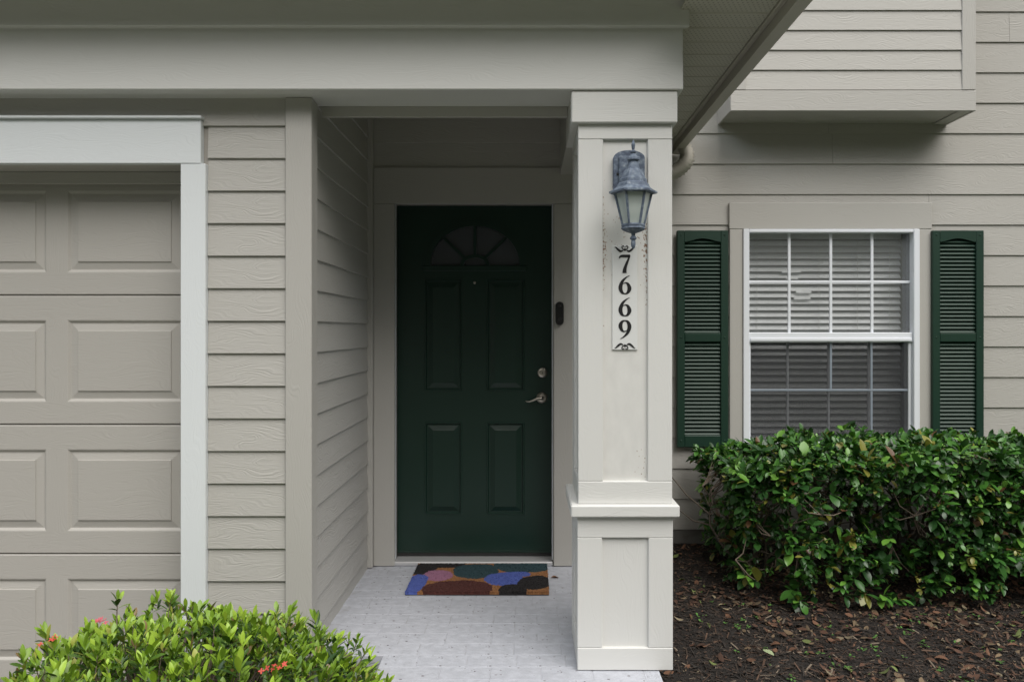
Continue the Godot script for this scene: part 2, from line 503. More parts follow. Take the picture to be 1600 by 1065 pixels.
func make_entry_door() -> void:
	var d := node("entry_door", house)
	tag(d, "dark green panelled front door with fan-shaped window")
	board("casing", d, M.beige_trim, Vector3(-0.8815, 0.003, -4.43), Vector3(-0.762, 2.0795, -4.40), true, 0.003)
	board("casing", d, M.beige_trim, Vector3(0.151, 0.003, -4.43), Vector3(0.262, 2.0795, -4.40), true, 0.003)
	board("casing", d, M.beige_trim, Vector3(-0.8815, 2.08, -4.43), Vector3(0.262, 2.288, -4.401), false, 0.003)
	board("jamb", d, M.beige_trim, Vector3(-0.80, 0.003, -4.56), Vector3(-0.769, 2.118, -4.431), true)
	board("jamb", d, M.beige_trim, Vector3(0.148, 0.003, -4.56), Vector3(0.18, 2.118, -4.431), true)
	board("jamb", d, M.beige_trim, Vector3(-0.769, 2.089, -4.56), Vector3(0.148, 2.118, -4.431))
	board("weatherstrip", d, M.vinyl, Vector3(-0.7685, 0.03, -4.46), Vector3(-0.7615, 2.088, -4.432), true, 0.001)
	board("weatherstrip", d, M.vinyl, Vector3(0.1415, 0.03, -4.46), Vector3(0.1475, 2.088, -4.432), true, 0.001)
	board("threshold", d, M.alloy, Vector3(-0.768, 0.001, -4.58), Vector3(0.147, 0.026, -4.405), false, 0.006)
	# slab, opened by the half round of the fanlight
	var cx := -0.3089
	var x0 := -0.7655
	var x1 := 0.1448
	var yb := 0.045
	var yt := 2.086
	var fy := 1.7361
	var ra := Vector2(0.2675, 0.236)
	var zf := -4.52
	var st := mb()
	var off := Vector2.ZERO
	# panel openings
	var cols := [[-0.6064, -0.3842], [-0.2411, -0.0151]]
	var rows := [[0.2690, 0.8151], [0.9959, 1.6551]]
	var ys := [yb, rows[0][0], rows[0][1], rows[1][0], rows[1][1], fy]
	var xs := [x0, cols[0][0], cols[0][1], cols[1][0], cols[1][1], x1]
	for i in 5:
		for j in 5:
			if (i == 1 or i == 3) and (j == 1 or j == 3):
				continue
			face(st, [Vector3(xs[i], ys[j], zf), Vector3(xs[i + 1], ys[j], zf), Vector3(xs[i + 1], ys[j + 1], zf), Vector3(xs[i], ys[j + 1], zf)], Vector3(0, 0, 1), off, true)
	var n := 32
	for k in n:
		var p := []
		for q in [k, k + 1]:
			var a: float = PI * q / n
			var dir := Vector2(cos(a), sin(a))
			var inner := Vector2(cx, fy) + dir * ra
			var tx: float = ((x1 if dir.x > 0 else x0) - cx) / dir.x if absf(dir.x) > 1e-4 else 1e9
			var ty: float = (yt - fy) / dir.y if dir.y > 1e-4 else 1e9
			p.append(inner)
			p.append(Vector2(cx, fy) + dir * minf(tx, ty))
			if q == k and k < n:
				var a2 := PI * (k + 1) / n
				var d2 := Vector2(cos(a2), sin(a2))
				for corner in [Vector2(x1, yt), Vector2(x0, yt)]:
					var ca := atan2(corner.y - fy, corner.x - cx)
					if ca > a and ca < a2:
						p.append(corner)
		var poly := []
		if p.size() == 5:
			poly = [p[0], p[1], p[2], p[4], p[3]]
		else:
			poly = [p[0], p[1], p[3], p[2]]
		var f3 := []
		for q in poly:
			f3.append(Vector3(q.x, q.y, zf))
		face(st, f3, Vector3(0, 0, 1), off, true)
		face(st, [Vector3(p[0].x, p[0].y, zf), Vector3(p[p.size() - 2].x, p[p.size() - 2].y, zf), Vector3(p[p.size() - 2].x, p[p.size() - 2].y, zf - 0.04), Vector3(p[0].x, p[0].y, zf - 0.04)], Vector3(cx - p[0].x, fy - p[0].y, 0.0))
	face(st, [Vector3(x0, yb, zf), Vector3(x1, yb, zf), Vector3(x1, yb, zf - 0.04), Vector3(x0, yb, zf - 0.04)], Vector3.DOWN)
	obj("slab", st, M.door_green, d)
	var prof := [[0.0, 0.0], [0.003, 0.003], [0.009, 0.003], [0.014, -0.008], [0.022, -0.008], [0.047, -0.001], [0.049, 0.0]]
	for c in cols:
		for r in rows:
			st = mb()
			nested(st, c[1] - c[0], r[1] - r[0], prof, off, true)
			obj("raised_panel", st, M.door_green, d, Vector3((c[0] + c[1]) * 0.5, (r[0] + r[1]) * 0.5, zf))
	board("sweep", d, M.dark_rubber, Vector3(x0 + 0.002, 0.027, zf - 0.03), Vector3(x1 - 0.002, 0.044, zf + 0.004))
	board("kick_strip", d, M.door_green, Vector3(x0 + 0.002, 0.052, zf + 0.0005), Vector3(x1 - 0.002, 0.062, zf + 0.006), false, 0.003)
	# fanlight
	st = mb()
	var c2 := Vector2(cx, fy)
	arc_band(st, c2, ra - Vector2(0.004, 0.004), ra + Vector2(0.016, 0.016), 0.0, PI, zf - 0.01, zf + 0.012, 32)
	arc_band(st, c2, ra + Vector2(0.016, 0.016), ra + Vector2(0.04, 0.04), 0.0, PI, zf, zf + 0.006, 32)
	cbox(st, Vector3(cx - ra.x - 0.04, fy - 0.034, zf), Vector3(cx + ra.x + 0.04, fy - 0.0005, zf + 0.0115), 0.004)
	obj("fanlight_frame", st, M.door_green, d)
	var hub := Vector2(0.066, 0.045)
	st = mb()
	arc_band(st, c2, hub, hub + Vector2(0.022, 0.02), 0.0, PI, zf - 0.008, zf + 0.006, 16)
	obj("fanlight_hub", st, M.door_green, d)
	for a in [0.25 * PI, 0.5 * PI, 0.75 * PI]:
		st = mb()
		var p0: Vector2 = c2 + Vector2(cos(a) * (hub.x + 0.018), sin(a) * (hub.y + 0.016))
		var p1: Vector2 = c2 + Vector2(cos(a) * ra.x, sin(a) * ra.y)
		var nn := (p1 - p0).orthogonal().normalized() * 0.008
		var q := [p0 + nn, p1 + nn, p1 - nn, p0 - nn]
		var f := []
		for v in q:
			f.append(Vector3(v.x, v.y, zf + 0.006))
		face(st, f, Vector3(0, 0, 1))
		for k in [0, 2]:
			var u: Vector3 = f[k]
			var v: Vector3 = f[k + 1]
			var s := Vector3(nn.x, nn.y, 0) * (1.0 if k == 0 else -1.0)
			face(st, [u, v, v - Vector3(0, 0, 0.014), u - Vector3(0, 0, 0.014)], s)
		obj("fanlight_bar", st, M.door_green, d)
	for k in 4:
		st = mb()
		arc_band(st, c2, hub + Vector2(0.01, 0.01), ra, PI * 0.25 * k + 0.01, PI * 0.25 * (k + 1) - 0.01, zf - 0.018, zf - 0.012, 8)
		obj("fanlight_pane", st, M.obscure_glass, d)
	st = mb()
	arc_band(st, c2, Vector2(0.001, 0.001), hub + Vector2(0.008, 0.008), 0.0, PI, zf - 0.018, zf - 0.012, 12)
	obj("fanlight_pane", st, M.obscure_glass, d)
	# viewer, deadbolt, lever
	st = mb()
	loft(st, 16, [[0.0, 0.006], [0.004, 0.0055], [0.0075, 0.003], [0.008, 0.0]])
	var o := obj("peephole", st, M.nickel, d, Vector3(-0.3107, 1.6344, zf))
	o.rotation.x = PI / 2
	st = mb()
	loft(st, 28, [[0.0, 0.02], [0.012, 0.02], [0.0125, 0.017], [0.018, 0.0165], [0.026, 0.013], [0.029, 0.006], [0.03, 0.0]])
	o = obj("deadbolt", st, M.nickel, d, Vector3(0.0885, 1.1052, zf))
	o.rotation.x = PI / 2
	board("keyhole", d, M.dark_rubber, Vector3(0.0885 - 0.0015, 1.1052 - 0.006, zf + 0.019), Vector3(0.0885 + 0.0015, 1.1052 + 0.005, zf + 0.0207), false, 0.0004)
	st = mb()
	loft(st, 28, [[0.0, 0.03], [0.011, 0.03], [0.013, 0.026], [0.014, 0.016], [0.024, 0.014], [0.031, 0.008], [0.033, 0.0]])
	var lx := 0.0847
	var ly := 0.9583
	o = obj("lever_rose", st, M.nickel, d, Vector3(lx, ly, zf))
	o.rotation.x = PI / 2
	st = mb()
	var z := zf + 0.042
	tube(st, [Vector3(lx, ly, zf + 0.02), Vector3(lx, ly, z - 0.006), Vector3(lx - 0.006, ly, z), Vector3(lx - 0.025, ly - 0.001, z + 0.002), Vector3(lx - 0.05, ly - 0.012, z + 0.001), Vector3(lx - 0.072, ly - 0.02, z - 0.002), Vector3(lx - 0.086, ly - 0.0195, z - 0.006), Vector3(lx - 0.094, ly - 0.0165, z - 0.01)], [0.01, 0.0105, 0.0095, 0.008, 0.0065, 0.0058, 0.005, 0.003], 10)
	obj("lever", st, M.nickel, d)

func make_column() -> void:
	var c := node("porch_column", house)
	tag(c, "cream panelled square porch column with ledge")
	var x0 := 0.199
	var x1 := 0.579
	var z1 := -3.05
	var z0 := -3.43
	var t := 0.018
	var cm: Material = M.cream_trim
	board("core", c, cm, Vector3(x0 + t + 0.004, 0.002, z0 + t), Vector3(x1 - t - 0.004, 2.17, z1 - t - 0.004), true)
	# lower and upper storey of the casing: [bottom, rail top, rail bottom, top]
	for s in [[0.003, 0.0917, 0.529, 0.6155, 0.0], [0.664, 0.753, 2.112, 2.172, 0.003]]:
		var g: float = s[4]
		var a := x0 + g
		var b := x1 - g
		for zz in [[z1 - t, z1], [z0, z0 + t]]:
			board("rail", c, cm, Vector3(a, s[0], zz[0]), Vector3(b, s[1], zz[1]), false, 0.0025)
			board("rail", c, cm, Vector3(a, s[2], zz[0]), Vector3(b, s[3], zz[1]), false, 0.0025)
			board("stile", c, cm, Vector3(a, s[1] + 0.0005, zz[0]), Vector3(a + 0.099, s[2] - 0.0005, zz[1] - 0.0008), true, 0.0025)
			board("stile", c, cm, Vector3(b - 0.097, s[1] + 0.0005, zz[0]), Vector3(b, s[2] - 0.0005, zz[1] - 0.0008), true, 0.0025)
		for xx in [[a, a + t], [b - t, b]]:
			board("rail", c, cm, Vector3(xx[0] + 0.0008, s[0], z0 + t), Vector3(xx[1], s[1], z1 - t), false, 0.0025)
			board("rail", c, cm, Vector3(xx[0] + 0.0008, s[2], z0 + t), Vector3(xx[1], s[3], z1 - t), false, 0.0025)
			board("stile", c, cm, Vector3(xx[0] + 0.0016, s[1] + 0.0005, z0 + t), Vector3(xx[1], s[2] - 0.0005, z0 + 0.099), true, 0.0025)
			board("stile", c, cm, Vector3(xx[0] + 0.0016, s[1] + 0.0005, z1 - 0.099), Vector3(xx[1], s[2] - 0.0005, z1 - t), true, 0.0025)
	board("panel", c, cm, Vector3(x0 + 0.09, 0.085, z1 - t - 0.0035), Vector3(x1 - 0.09, 0.535, z1 - t + 0.0025), true, 0.0005)
	# the upper panel carries brown spatter left by insects under the lamp
	var st := mb()
	var pw := 0.2
	var ph := 1.372
	var u := [[-pw * 0.5, -ph * 0.5, 0, 1], [pw * 0.5, -ph * 0.5, 1, 1], [pw * 0.5, ph * 0.5, 1, 0], [-pw * 0.5, -ph * 0.5, 0, 1], [pw * 0.5, ph * 0.5, 1, 0], [-pw * 0.5, ph * 0.5, 0, 0]]
	for k in [0, 2, 1, 3, 5, 4]:
		st.set_normal(Vector3(0, 0, 1))
		st.set_uv(Vector2(u[k][2], u[k][3]))
		st.add_vertex(Vector3(u[k][0], u[k][1], 0))
	obj("panel", st, M.spattered, c, Vector3((x0 + x1) * 0.5, 1.4325, z1 - t + 0.0025))
	board("ledge", c, cm, Vector3(x0 - 0.027, 0.616, z0 - 0.022), Vector3(x1 + 0.022, 0.6635, z1 + 0.028), false, 0.005)
	board("capital", c, cm, Vector3(0.174, 2.172, z0 - 0.02), Vector3(0.593, 2.298, z1 + 0.02), false, 0.004)

func spatter_material() -> void:
	var w := 160
	var h := 1024
	var im := Image.create(w, h, false, Image.FORMAT_RGB8)
	var base := Color(0.66, 0.657, 0.632).linear_to_srgb()
	var nz := noise(0.02, 4, 71)
	var fine := noise(0.075, 4, 72)
	for y in h:
		for x in w:
			var v := 1.0 + nz.get_noise_2d(x, y * 0.5) * 0.03
			var c := base * v
			# runs of rusty dirt along both edges, level with the lamp
			var my := 1.4325 + 0.686 - y * 1.372 / h
			var e := minf(absf(x - 10), absf(x - 149))
			var zone := clampf(1.0 - absf(my - 1.68) / 0.26, 0.0, 1.0)
			var amt := fine.get_noise_2d(x * 1.5, y) + zone * 0.55 - e * 0.035
			if amt > 0.46 and zone > 0.0:
				c = c.lerp(Color(0.42, 0.27, 0.17), clampf((amt - 0.46) * 5.0, 0.0, 0.75))
			im.set_pixel(x, y, c)
	for k in 95:
		var x := rng.randi_range(4, w - 5)
		var y := int((2.1185 - rng.randfn(1.70, 0.12)) / 1.372 * h)
		if k > 80:
			y = int((2.1185 - rng.randfn(0.80, 0.035)) / 1.372 * h)
			x = rng.randi_range(w - 50, w - 8)
		var s := rng.randi_range(1, 3)
		for dx in s:
			for dy in s + 1:
				if y + dy >= 0 and y + dy < h:
					im.set_pixel(x + dx, y + dy, im.get_pixel(x + dx, y + dy).lerp(Color(0.40, 0.27, 0.19), rng.randf_range(0.2, 0.6)))
	mat("spattered", Color(1, 1, 1), 0.6, ImageTexture.create_from_image(im), 1.0).texture_repeat = false

func make_main_wall() -> void:
	var w := node("main_wall", house)
	var zb := -5.262
	board("wall_backing", w, M.room, Vector3(0.5, -0.3, zb - 0.12), Vector3(1.475, 5.6, zb))
	board("wall_backing", w, M.room, Vector3(2.682, -0.3, zb - 0.12), Vector3(6.0, 5.6, zb))
	board("wall_backing", w, M.room, Vector3(1.475, -0.3, zb - 0.12), Vector3(2.682, 0.575, zb))
	board("wall_backing", w, M.room, Vector3(1.475, 2.05, zb - 0.12), Vector3(2.682, 5.6, zb))
	board("foundation", w, M.concrete, Vector3(0.52, -0.3, zb), Vector3(6.0, -0.008, zb + 0.006))
	var show := 0.2082
	var joints := {13: 2.06, 12: 2.09, 3: 3.4, 16: 3.3, 10: 2.75, 8: 3.9}
	for k in 21:
		var y := -0.006 + show * k
		var cuts := [[0.52, 6.0]]
		if y + show > 0.57 and y < 2.03:
			cuts = [[0.52, 1.44], [2.70, 6.0]]
		elif joints.has(k):
			cuts = [[0.52, joints[k] - 0.001], [joints[k] + 0.001, 6.0]]
		for c in cuts:
			lap("siding_board", w, M.siding_worn, Vector3((c[0] + c[1]) * 0.5, y, zb), 0.0, c[1] - c[0], show)

	var b := node("projecting_bay", house)
	tag(b, "shallow sided bay overhanging the window")
	var z := -4.907
	var bx0 := 1.300
	var bx1 := 2.871
	board("wall_backing", b, M.room, Vector3(bx0 + 0.02, 2.775, -5.25), Vector3(bx1 - 0.02, 5.4, z - 0.02))
	board("skirt_board", b, M.siding, Vector3(bx0, 2.757, z - 0.02), Vector3(bx1, 2.887, z), false, 0.003)
	board("skirt_board", b, M.siding, Vector3(bx0, 2.757, -5.248), Vector3(bx0 + 0.02, 2.8915, z - 0.0205), false, 0.003)
	board("skirt_board", b, M.siding, Vector3(bx1 - 0.02, 2.757, -5.248), Vector3(bx1, 2.8915, z - 0.0205), false, 0.003)
	board("underside", b, M.siding, Vector3(bx0 + 0.0205, 2.768, -5.25), Vector3(bx1 - 0.0205, 2.776, z - 0.0205))
	board("underside_trim", b, M.siding, Vector3(bx1 - 0.10, 2.7595, -5.25), Vector3(bx1 - 0.021, 2.7675, z - 0.021))
	board("corner_board", b, M.siding, Vector3(bx0, 2.892, z - 0.09), Vector3(bx0 + 0.098, 4.2, z - 0.002), true, 0.003)
	board("corner_board", b, M.siding, Vector3(bx1 - 0.088, 2.892, z - 0.09), Vector3(bx1, 4.2, z - 0.002), true, 0.003)
	for k in 10:
		lap("siding_board", b, M.siding, Vector3((bx0 + bx1) * 0.5 + 0.005, 2.893 + 0.1275 * k, z - 0.02), 0.0, bx1 - bx0 - 0.188, 0.1275)

func make_window() -> void:
	var w := node("window", house)
	tag(w, "white four-by-four lite sash window with screened lower half")
	var zc := -5.222
	board("casing", w, M.beige_trim, Vector3(1.3751, 2.0441, -5.25), Vector3(2.7546, 2.2247, zc), false, 0.003)
	board("casing", w, M.beige_trim, Vector3(1.3751 + 0.003, 0.45, -5.25), Vector3(1.4665, 2.0441 - 0.0005, zc - 0.002), true, 0.003)
	board("casing", w, M.beige_trim, Vector3(2.6676, 0.45, -5.25), Vector3(2.7546 - 0.003, 2.0441 - 0.0005, zc - 0.002), true, 0.003)
	board("casing", w, M.beige_trim, Vector3(1.4665 + 0.0005, 0.45, -5.25), Vector3(2.6676 - 0.0005, 0.56, zc - 0.003), false, 0.003)
	var x0 := 1.4678
	var x1 := 2.6663
	var y0 := 0.5605
	var y1 := 2.0428
	var zf := -5.21
	var zk := -5.276
	var v: Material = M.vinyl
	# outer frame
	board("frame", w, v, Vector3(x0, y0, zk), Vector3(x0 + 0.041, y1, zf), true, 0.004)
	board("frame", w, v, Vector3(x1 - 0.041, y0, zk), Vector3(x1, y1, zf), true, 0.004)
	board("frame", w, v, Vector3(x0 + 0.0415, y1 - 0.024, zk), Vector3(x1 - 0.0415, y1 - 0.0005, zf - 0.002), false, 0.004)
	board("frame", w, v, Vector3(x0 + 0.0415, y0 + 0.0005, zk), Vector3(x1 - 0.0415, y0 + 0.034, zf - 0.002), false, 0.004)
	for q in [[x0 + 0.01, x0 + 0.036], [x1 - 0.036, x1 - 0.01]]:
		board("jamb_liner", w, M.shaded_liner, Vector3(q[0], y0, -5.385), Vector3(q[1], y1, -5.2765), true)
	var ym := 1.3063
	board("meeting_rail", w, v, Vector3(x0 + 0.042, ym - 0.032, -5.30), Vector3(x1 - 0.042, ym + 0.034, -5.228), false, 0.004)
	board("meeting_rail", w, v, Vector3(x0 + 0.05, ym - 0.026, -5.2275), Vector3(x1 - 0.05, ym - 0.004, -5.218), false, 0.003)
	# lower sash sits deeper, behind a screen
	var gx0 := x0 + 0.0415
	var gx1 := x1 - 0.0415
	board("sash_stile", w, v, Vector3(gx0, y0 + 0.035, -5.31), Vector3(gx0 + 0.016, ym - 0.033, -5.24), true, 0.003)
	board("sash_stile", w, v, Vector3(gx1 - 0.022, y0 + 0.035, -5.31), Vector3(gx1, ym - 0.033, -5.24), true, 0.003)
	# panes and muntins
	var top_y0 := ym + 0.034
	var top_y1 := y1 - 0.024
	var my := 1.6855
	var mx := [1.7957, 2.0807, 2.3635]
	var cols := [gx0, mx[0], mx[1], mx[2], gx1]
	var rows := [top_y0, my, top_y1]
	for i in 4:
		for j in 2:
			board("pane", w, M.glass, Vector3(cols[i] + 0.002, rows[j] + 0.002, -5.268), Vector3(cols[i + 1] - 0.002, rows[j + 1] - 0.002, -5.264), false, 0.0005)
	for x in mx:
		board("muntin", w, v, Vector3(x - 0.0095, top_y0, -5.272), Vector3(x + 0.0095, top_y1, -5.2575), true, 0.003)
	board("muntin", w, v, Vector3(gx0, my - 0.0095, -5.271), Vector3(gx1, my + 0.0095, -5.2585), false, 0.003)
	var ly := 0.9466
	var lx := [1.7942, 2.0763, 2.3540]
	var lc := [gx0 + 0.016, lx[0], lx[1], lx[2], gx1 - 0.022]
	var lr := [y0 + 0.035, ly, ym - 0.033]
	for i in 4:
		for j in 2:
			board("pane", w, M.glass, Vector3(lc[i] + 0.002, lr[j] + 0.002, -5.296), Vector3(lc[i + 1] - 0.002, lr[j + 1] - 0.002, -5.292), false, 0.0005)
	for x in lx:
		board("muntin", w, v, Vector3(x - 0.008, lr[0], -5.30), Vector3(x + 0.008, lr[2], -5.285), true, 0.003)
	board("muntin", w, v, Vector3(lc[0], ly - 0.008, -5.299), Vector3(lc[4], ly + 0.008, -5.286), false, 0.003)
	board("grid_bar", w, M.screen_bar, Vector3(lc[0], ly - 0.007, -5.2514), Vector3(lc[4], ly + 0.007, -5.246), false, 0.002)
	board("grid_bar", w, M.screen_bar, Vector3(lx[2] - 0.0075, lr[0], -5.2514), Vector3(lx[2] + 0.0075, ly - 0.0072, -5.2465), true, 0.002)
	board("grid_bar", w, M.screen_bar, Vector3(lx[2] - 0.0075, ly + 0.0072, -5.2514), Vector3(lx[2] + 0.0075, lr[2], -5.2465), true, 0.002)
	board("grid_bar", w, M.screen_bar, Vector3(lx[1] - 0.0075, ly + 0.0072, -5.2514), Vector3(lx[1] + 0.0075, lr[2], -5.2465), true, 0.002)
	board("insect_screen", w, M.insect_screen, Vector3(lc[0], lr[0], -5.2525), Vector3(lc[4], lr[2], -5.2515), false, 0.0001)
	board("sill_board", w, v, Vector3(x0, y0 - 0.0, -5.40), Vector3(x1, y0 + 0.014, -5.361))

func make_blind() -> void:
	var b := node("window_blind", self, Vector3(2.07, 0.57, -5.42))
	tag(b, "white horizontal slat blind hanging behind the window panes", "blind")
	var x0 := 1.482
	var x1 := 2.632
	board("head_rail", b, M.blind, Vector3(x0, 2.0, -5.45), Vector3(x1, 2.045, -5.40))
	var st := mb()
	var half := (x1 - x0) * 0.5
	for k in 6:
		var p := []
		for e in [k, k + 1]:
			var s := float(e) / 6.0 - 0.5
			p.append(Vector2(s * 0.05, 0.003 * (1.0 - 4.0 * s * s)))
		for q in [0.0, -0.0016]:
			face(st, [Vector3(-half, p[0].x, p[0].y + q), Vector3(half, p[0].x, p[0].y + q), Vector3(half, p[1].x, p[1].y + q), Vector3(-half, p[1].x, p[1].y + q)], Vector3(0, 0, 1.0 if q == 0.0 else -1.0))
	var slat := done(st, M.blind)
	for k in 31:
		var o := inst("slat", slat, b, Vector3((x0 + x1) * 0.5, 0.605 + k * 0.0455, -5.425))
		o.rotation.x = deg_to_rad(-43.0 + rng.randf_range(-1.5, 1.5))
	for px in [1.6155, 2.0520, 2.3220, 2.5470]:
		board("ladder_cord", b, M.cord, Vector3(px - 0.0012, 0.585, -5.399), Vector3(px + 0.0012, 2.0, -5.397))
	# slats bent or snapped near the middle let a paler edge hang into the gap
	for q in [[1.7910, 1.9260, 1.7685], [1.8180, 1.9035, 1.7235], [1.8900, 1.9980, 1.6245], [1.8765, 1.9935, 1.5795]]:
		var e := board("bent_slat_piece", b, M.blind, Vector3(q[0], q[2] - 0.008, -5.402), Vector3(q[1], q[2] + 0.008, -5.4))
		e.rotation.z = rng.randf_range(-0.03, 0.03)
		e.rotation.x = -0.25
	board("bottom_rail", b, M.blind, Vector3(x0, 0.577, -5.45), Vector3(x1, 0.59, -5.40))

func make_shutter(cx: float, label: String) -> void:
	var y0 := 0.5627
	var y1 := 2.0310
	var s := node("louvered_shutter", self, Vector3(cx, y0, -5.22))
	tag(s, label, "shutter", "green shutters beside the window")
	var hw := 0.174
	var zf := -5.196
	var zk := -5.236
	var m: Material = M.shutter_green
	var sw := 0.052
	board("stile", s, m, Vector3(cx - hw, y0, zk), Vector3(cx - hw + sw, y1, zf), true, 0.004)
	board("stile", s, m, Vector3(cx + hw - sw, y0, zk), Vector3(cx + hw, y1, zf), true, 0.004)
	var ym0 := 1.2763
	var ym1 := 1.3370
	var yb := 0.6430
	var yt := 1.9573
	board("rail", s, m, Vector3(cx - hw + sw, y0 + 0.0005, zk), Vector3(cx + hw - sw, yb, zf - 0.001), false, 0.004)
	board("rail", s, m, Vector3(cx - hw + sw, ym0, zk), Vector3(cx + hw - sw, ym1, zf - 0.001), false, 0.004)
	# top rail with an eyebrow curve cut in its lower edge
	var st := mb()
	var n := 20
	var xi := hw - sw
	for k in n:
		var p := []
		for e in [k, k + 1]:
			var u := float(e) / n * 2.0 - 1.0
			var c := 0.5 + 0.5 * cos(u * PI)
			p.append(Vector2(u * xi, yt - y1 - 0.004 + 0.024 * pow(c, 0.8)))
		var a := Vector3(p[0].x, p[0].y, 0)
		var b := Vector3(p[1].x, p[1].y, 0)
		face(st, [a, b, Vector3(b.x, -0.0005, 0), Vector3(a.x, -0.0005, 0)], Vector3(0, 0, 1))
		face(st, [a, b, b - Vector3(0, 0, 0.03), a - Vector3(0, 0, 0.03)], Vector3.DOWN)
	face(st, [Vector3(-xi, -0.0005, 0), Vector3(xi, -0.0005, 0), Vector3(xi, -0.0005, -0.035), Vector3(-xi, -0.0005, -0.035)], Vector3.UP)
	obj("rail", st, m, s, Vector3(cx, y1, zf - 0.001))
	board("backing", s, m, Vector3(cx - xi, y0 + 0.004, zk), Vector3(cx + xi, y1 - 0.004, zk + 0.006))
	st = mb()
	cbox(st, Vector3(-xi, -0.0155, -0.003), Vector3(xi, 0.0155, 0.003), 0.0025)
	var louver := done(st, m)
	for r in [[yb, ym0], [ym1, yt + 0.016]]:
		var count := int(round((r[1] - r[0]) / 0.0262))
		for k in count:
			var o := inst("louver", louver, s, Vector3(cx, r[0] + (k + 0.5) * (r[1] - r[0]) / count, zk + 0.019))
			o.rotation.x = deg_to_rad(-38.0)
	st = mb()
	loft(st, 10, [[0.0, 0.004], [0.004, 0.0035], [0.007, 0.0]])
	var screw := done(st, m)
	for y in [y1 - 0.03, (ym0 + ym1) * 0.5, y0 + 0.045]:
		for q in [-1.0, 1.0]:
			var o := inst("screw", screw, s, Vector3(cx + q * (hw - 0.026), y, zf))
			o.rotation.x = PI / 2

func make_eaves() -> void:
	var e := node("eave", house)
	# vented soffit along the side of the porch roof
	var st := mb()
	cbox(st, Vector3(-0.178, -0.004, -0.0755), Vector3(0.178, 0.004, 0.066), 0.002)
	cbox(st, Vector3(-0.178, -0.0015, 0.0662), Vector3(0.178, 0.0045, 0.0765), 0.001)
	var panel := done(st, M.soffit)
	for k in 17:
		inst("soffit_panel", panel, e, Vector3(0.777, 2.604 + (0.0012 if k % 2 == 1 else 0.0), -2.785 - 0.152 * k))
	board("soffit_channel", e, M.gutter, Vector3(0.957, 2.594, -5.24), Vector3(0.968, 2.63, -2.70))
	board("front_soffit", e, M.soffit_plain, Vector3(-5.4, 2.6605, -3.02), Vector3(0.96, 2.668, -2.796))
	board("fascia", e, M.gutter, Vector3(0.969, 2.60, -5.24), Vector3(0.985, 2.74, -2.70))
	board("fascia", e, M.gutter, Vector3(-5.4, 2.648, -2.7955), Vector3(0.9685, 2.74, -2.78))
	# gutters: an ogee trough
	var prof := [Vector2(0.0, 0.11), Vector2(0.0, 0.0), Vector2(0.05, -0.004), Vector2(0.056, 0.0), Vector2(0.066, 0.022), Vector2(0.09, 0.05), Vector2(0.1, 0.075), Vector2(0.1, 0.1), Vector2(0.092, 0.1), Vector2(0.092, 0.075), Vector2(0.05, 0.004), Vector2(0.004, 0.006), Vector2(0.004, 0.11)]
	st = mb()
	for k in prof.size() - 1:
		var p: Vector2 = prof[k]
		var q: Vector2 = prof[k + 1]
		var nrm := Vector3((q - p).y, -(q - p).x, 0)
		face(st, [Vector3(p.x, p.y, -1.27), Vector3(q.x, q.y, -1.27), Vector3(q.x, q.y, 1.27), Vector3(p.x, p.y, 1.27)], nrm)
	obj("gutter", st, M.gutter, e, Vector3(0.986, 2.556, -3.97))
	# downspout elbow, crimped, then down the wall behind the column
	st = mb()
	var pts := []
	var rad := []
	var path := [Vector3(1.02, 2.60, -5.10), Vector3(1.045, 2.565, -5.10), Vector3(1.062, 2.52, -5.10), Vector3(1.055, 2.475, -5.10), Vector3(1.02, 2.435, -5.11), Vector3(0.97, 2.405, -5.12), Vector3(0.88, 2.37, -5.14), Vector3(0.76, 2.32, -5.16)]
	for k in path.size() - 1:
		for s in 8:
			pts.append(path[k].cubic_interpolate(path[k + 1], path[max(k - 1, 0)], path[min(k + 2, path.size() - 1)], s / 8.0))
			rad.append(0.046 + (0.009 if (k * 8 + s) % 3 == 0 and k < 5 else 0.0))
	tube(st, pts, rad, 10, Vector2(1.0, 0.8))
	var dn := node("downspout", house)
	obj("elbow", st, M.gutter, dn)
	board("pipe", dn, M.gutter, Vector3(0.70, -0.05, -5.23), Vector3(0.79, 2.33, -5.165), true, 0.01)
	# hipped roof over the garage wing, and the plain shell that closes the house
	st = mb()
	var a := Vector3(-5.4, 2.745, -2.77)
	var c := Vector3(1.03, 2.745, -2.77)
	var d := Vector3(1.03, 2.745, -5.25)
	var h := Vector3(-1.50, 3.76, -5.25)
	var g := Vector3(-5.4, 3.76, -5.25)
	face(st, [a, c, h, g], Vector3(0, 1, 1))
	face(st, [c, d, h], Vector3(1, 1, 0))
	obj("roof", st, M.roof_shingle, house)
	var s := node("shell", house)
	board("upper_wall", s, M.siding, Vector3(-5.0, 2.75, -5.38), Vector3(0.499, 5.6, -5.25))
	board("outer_wall", s, M.siding, Vector3(-5.1, -0.3, -11.0), Vector3(-5.0, 5.6, -3.14))
	board("outer_wall", s, M.siding, Vector3(6.0, -0.3, -11.0), Vector3(6.1, 5.6, -5.25))
	board("rear_wall", s, M.siding, Vector3(-5.0, -0.3, -11.1), Vector3(6.0, 5.6, -11.0))
	board("upper_roof", s, M.roof_shingle, Vector3(-5.5, 5.6, -11.5), Vector3(6.5, 5.8, -4.6))
	board("partition", s, M.room, Vector3(-4.99, -0.3, -6.6), Vector3(5.99, 3.0, -6.5))
	board("storey_floor", s, M.room, Vector3(-4.99, 2.65, -6.5), Vector3(5.99, 2.74, -5.39))

# ------------------------------------------------------------------ ground

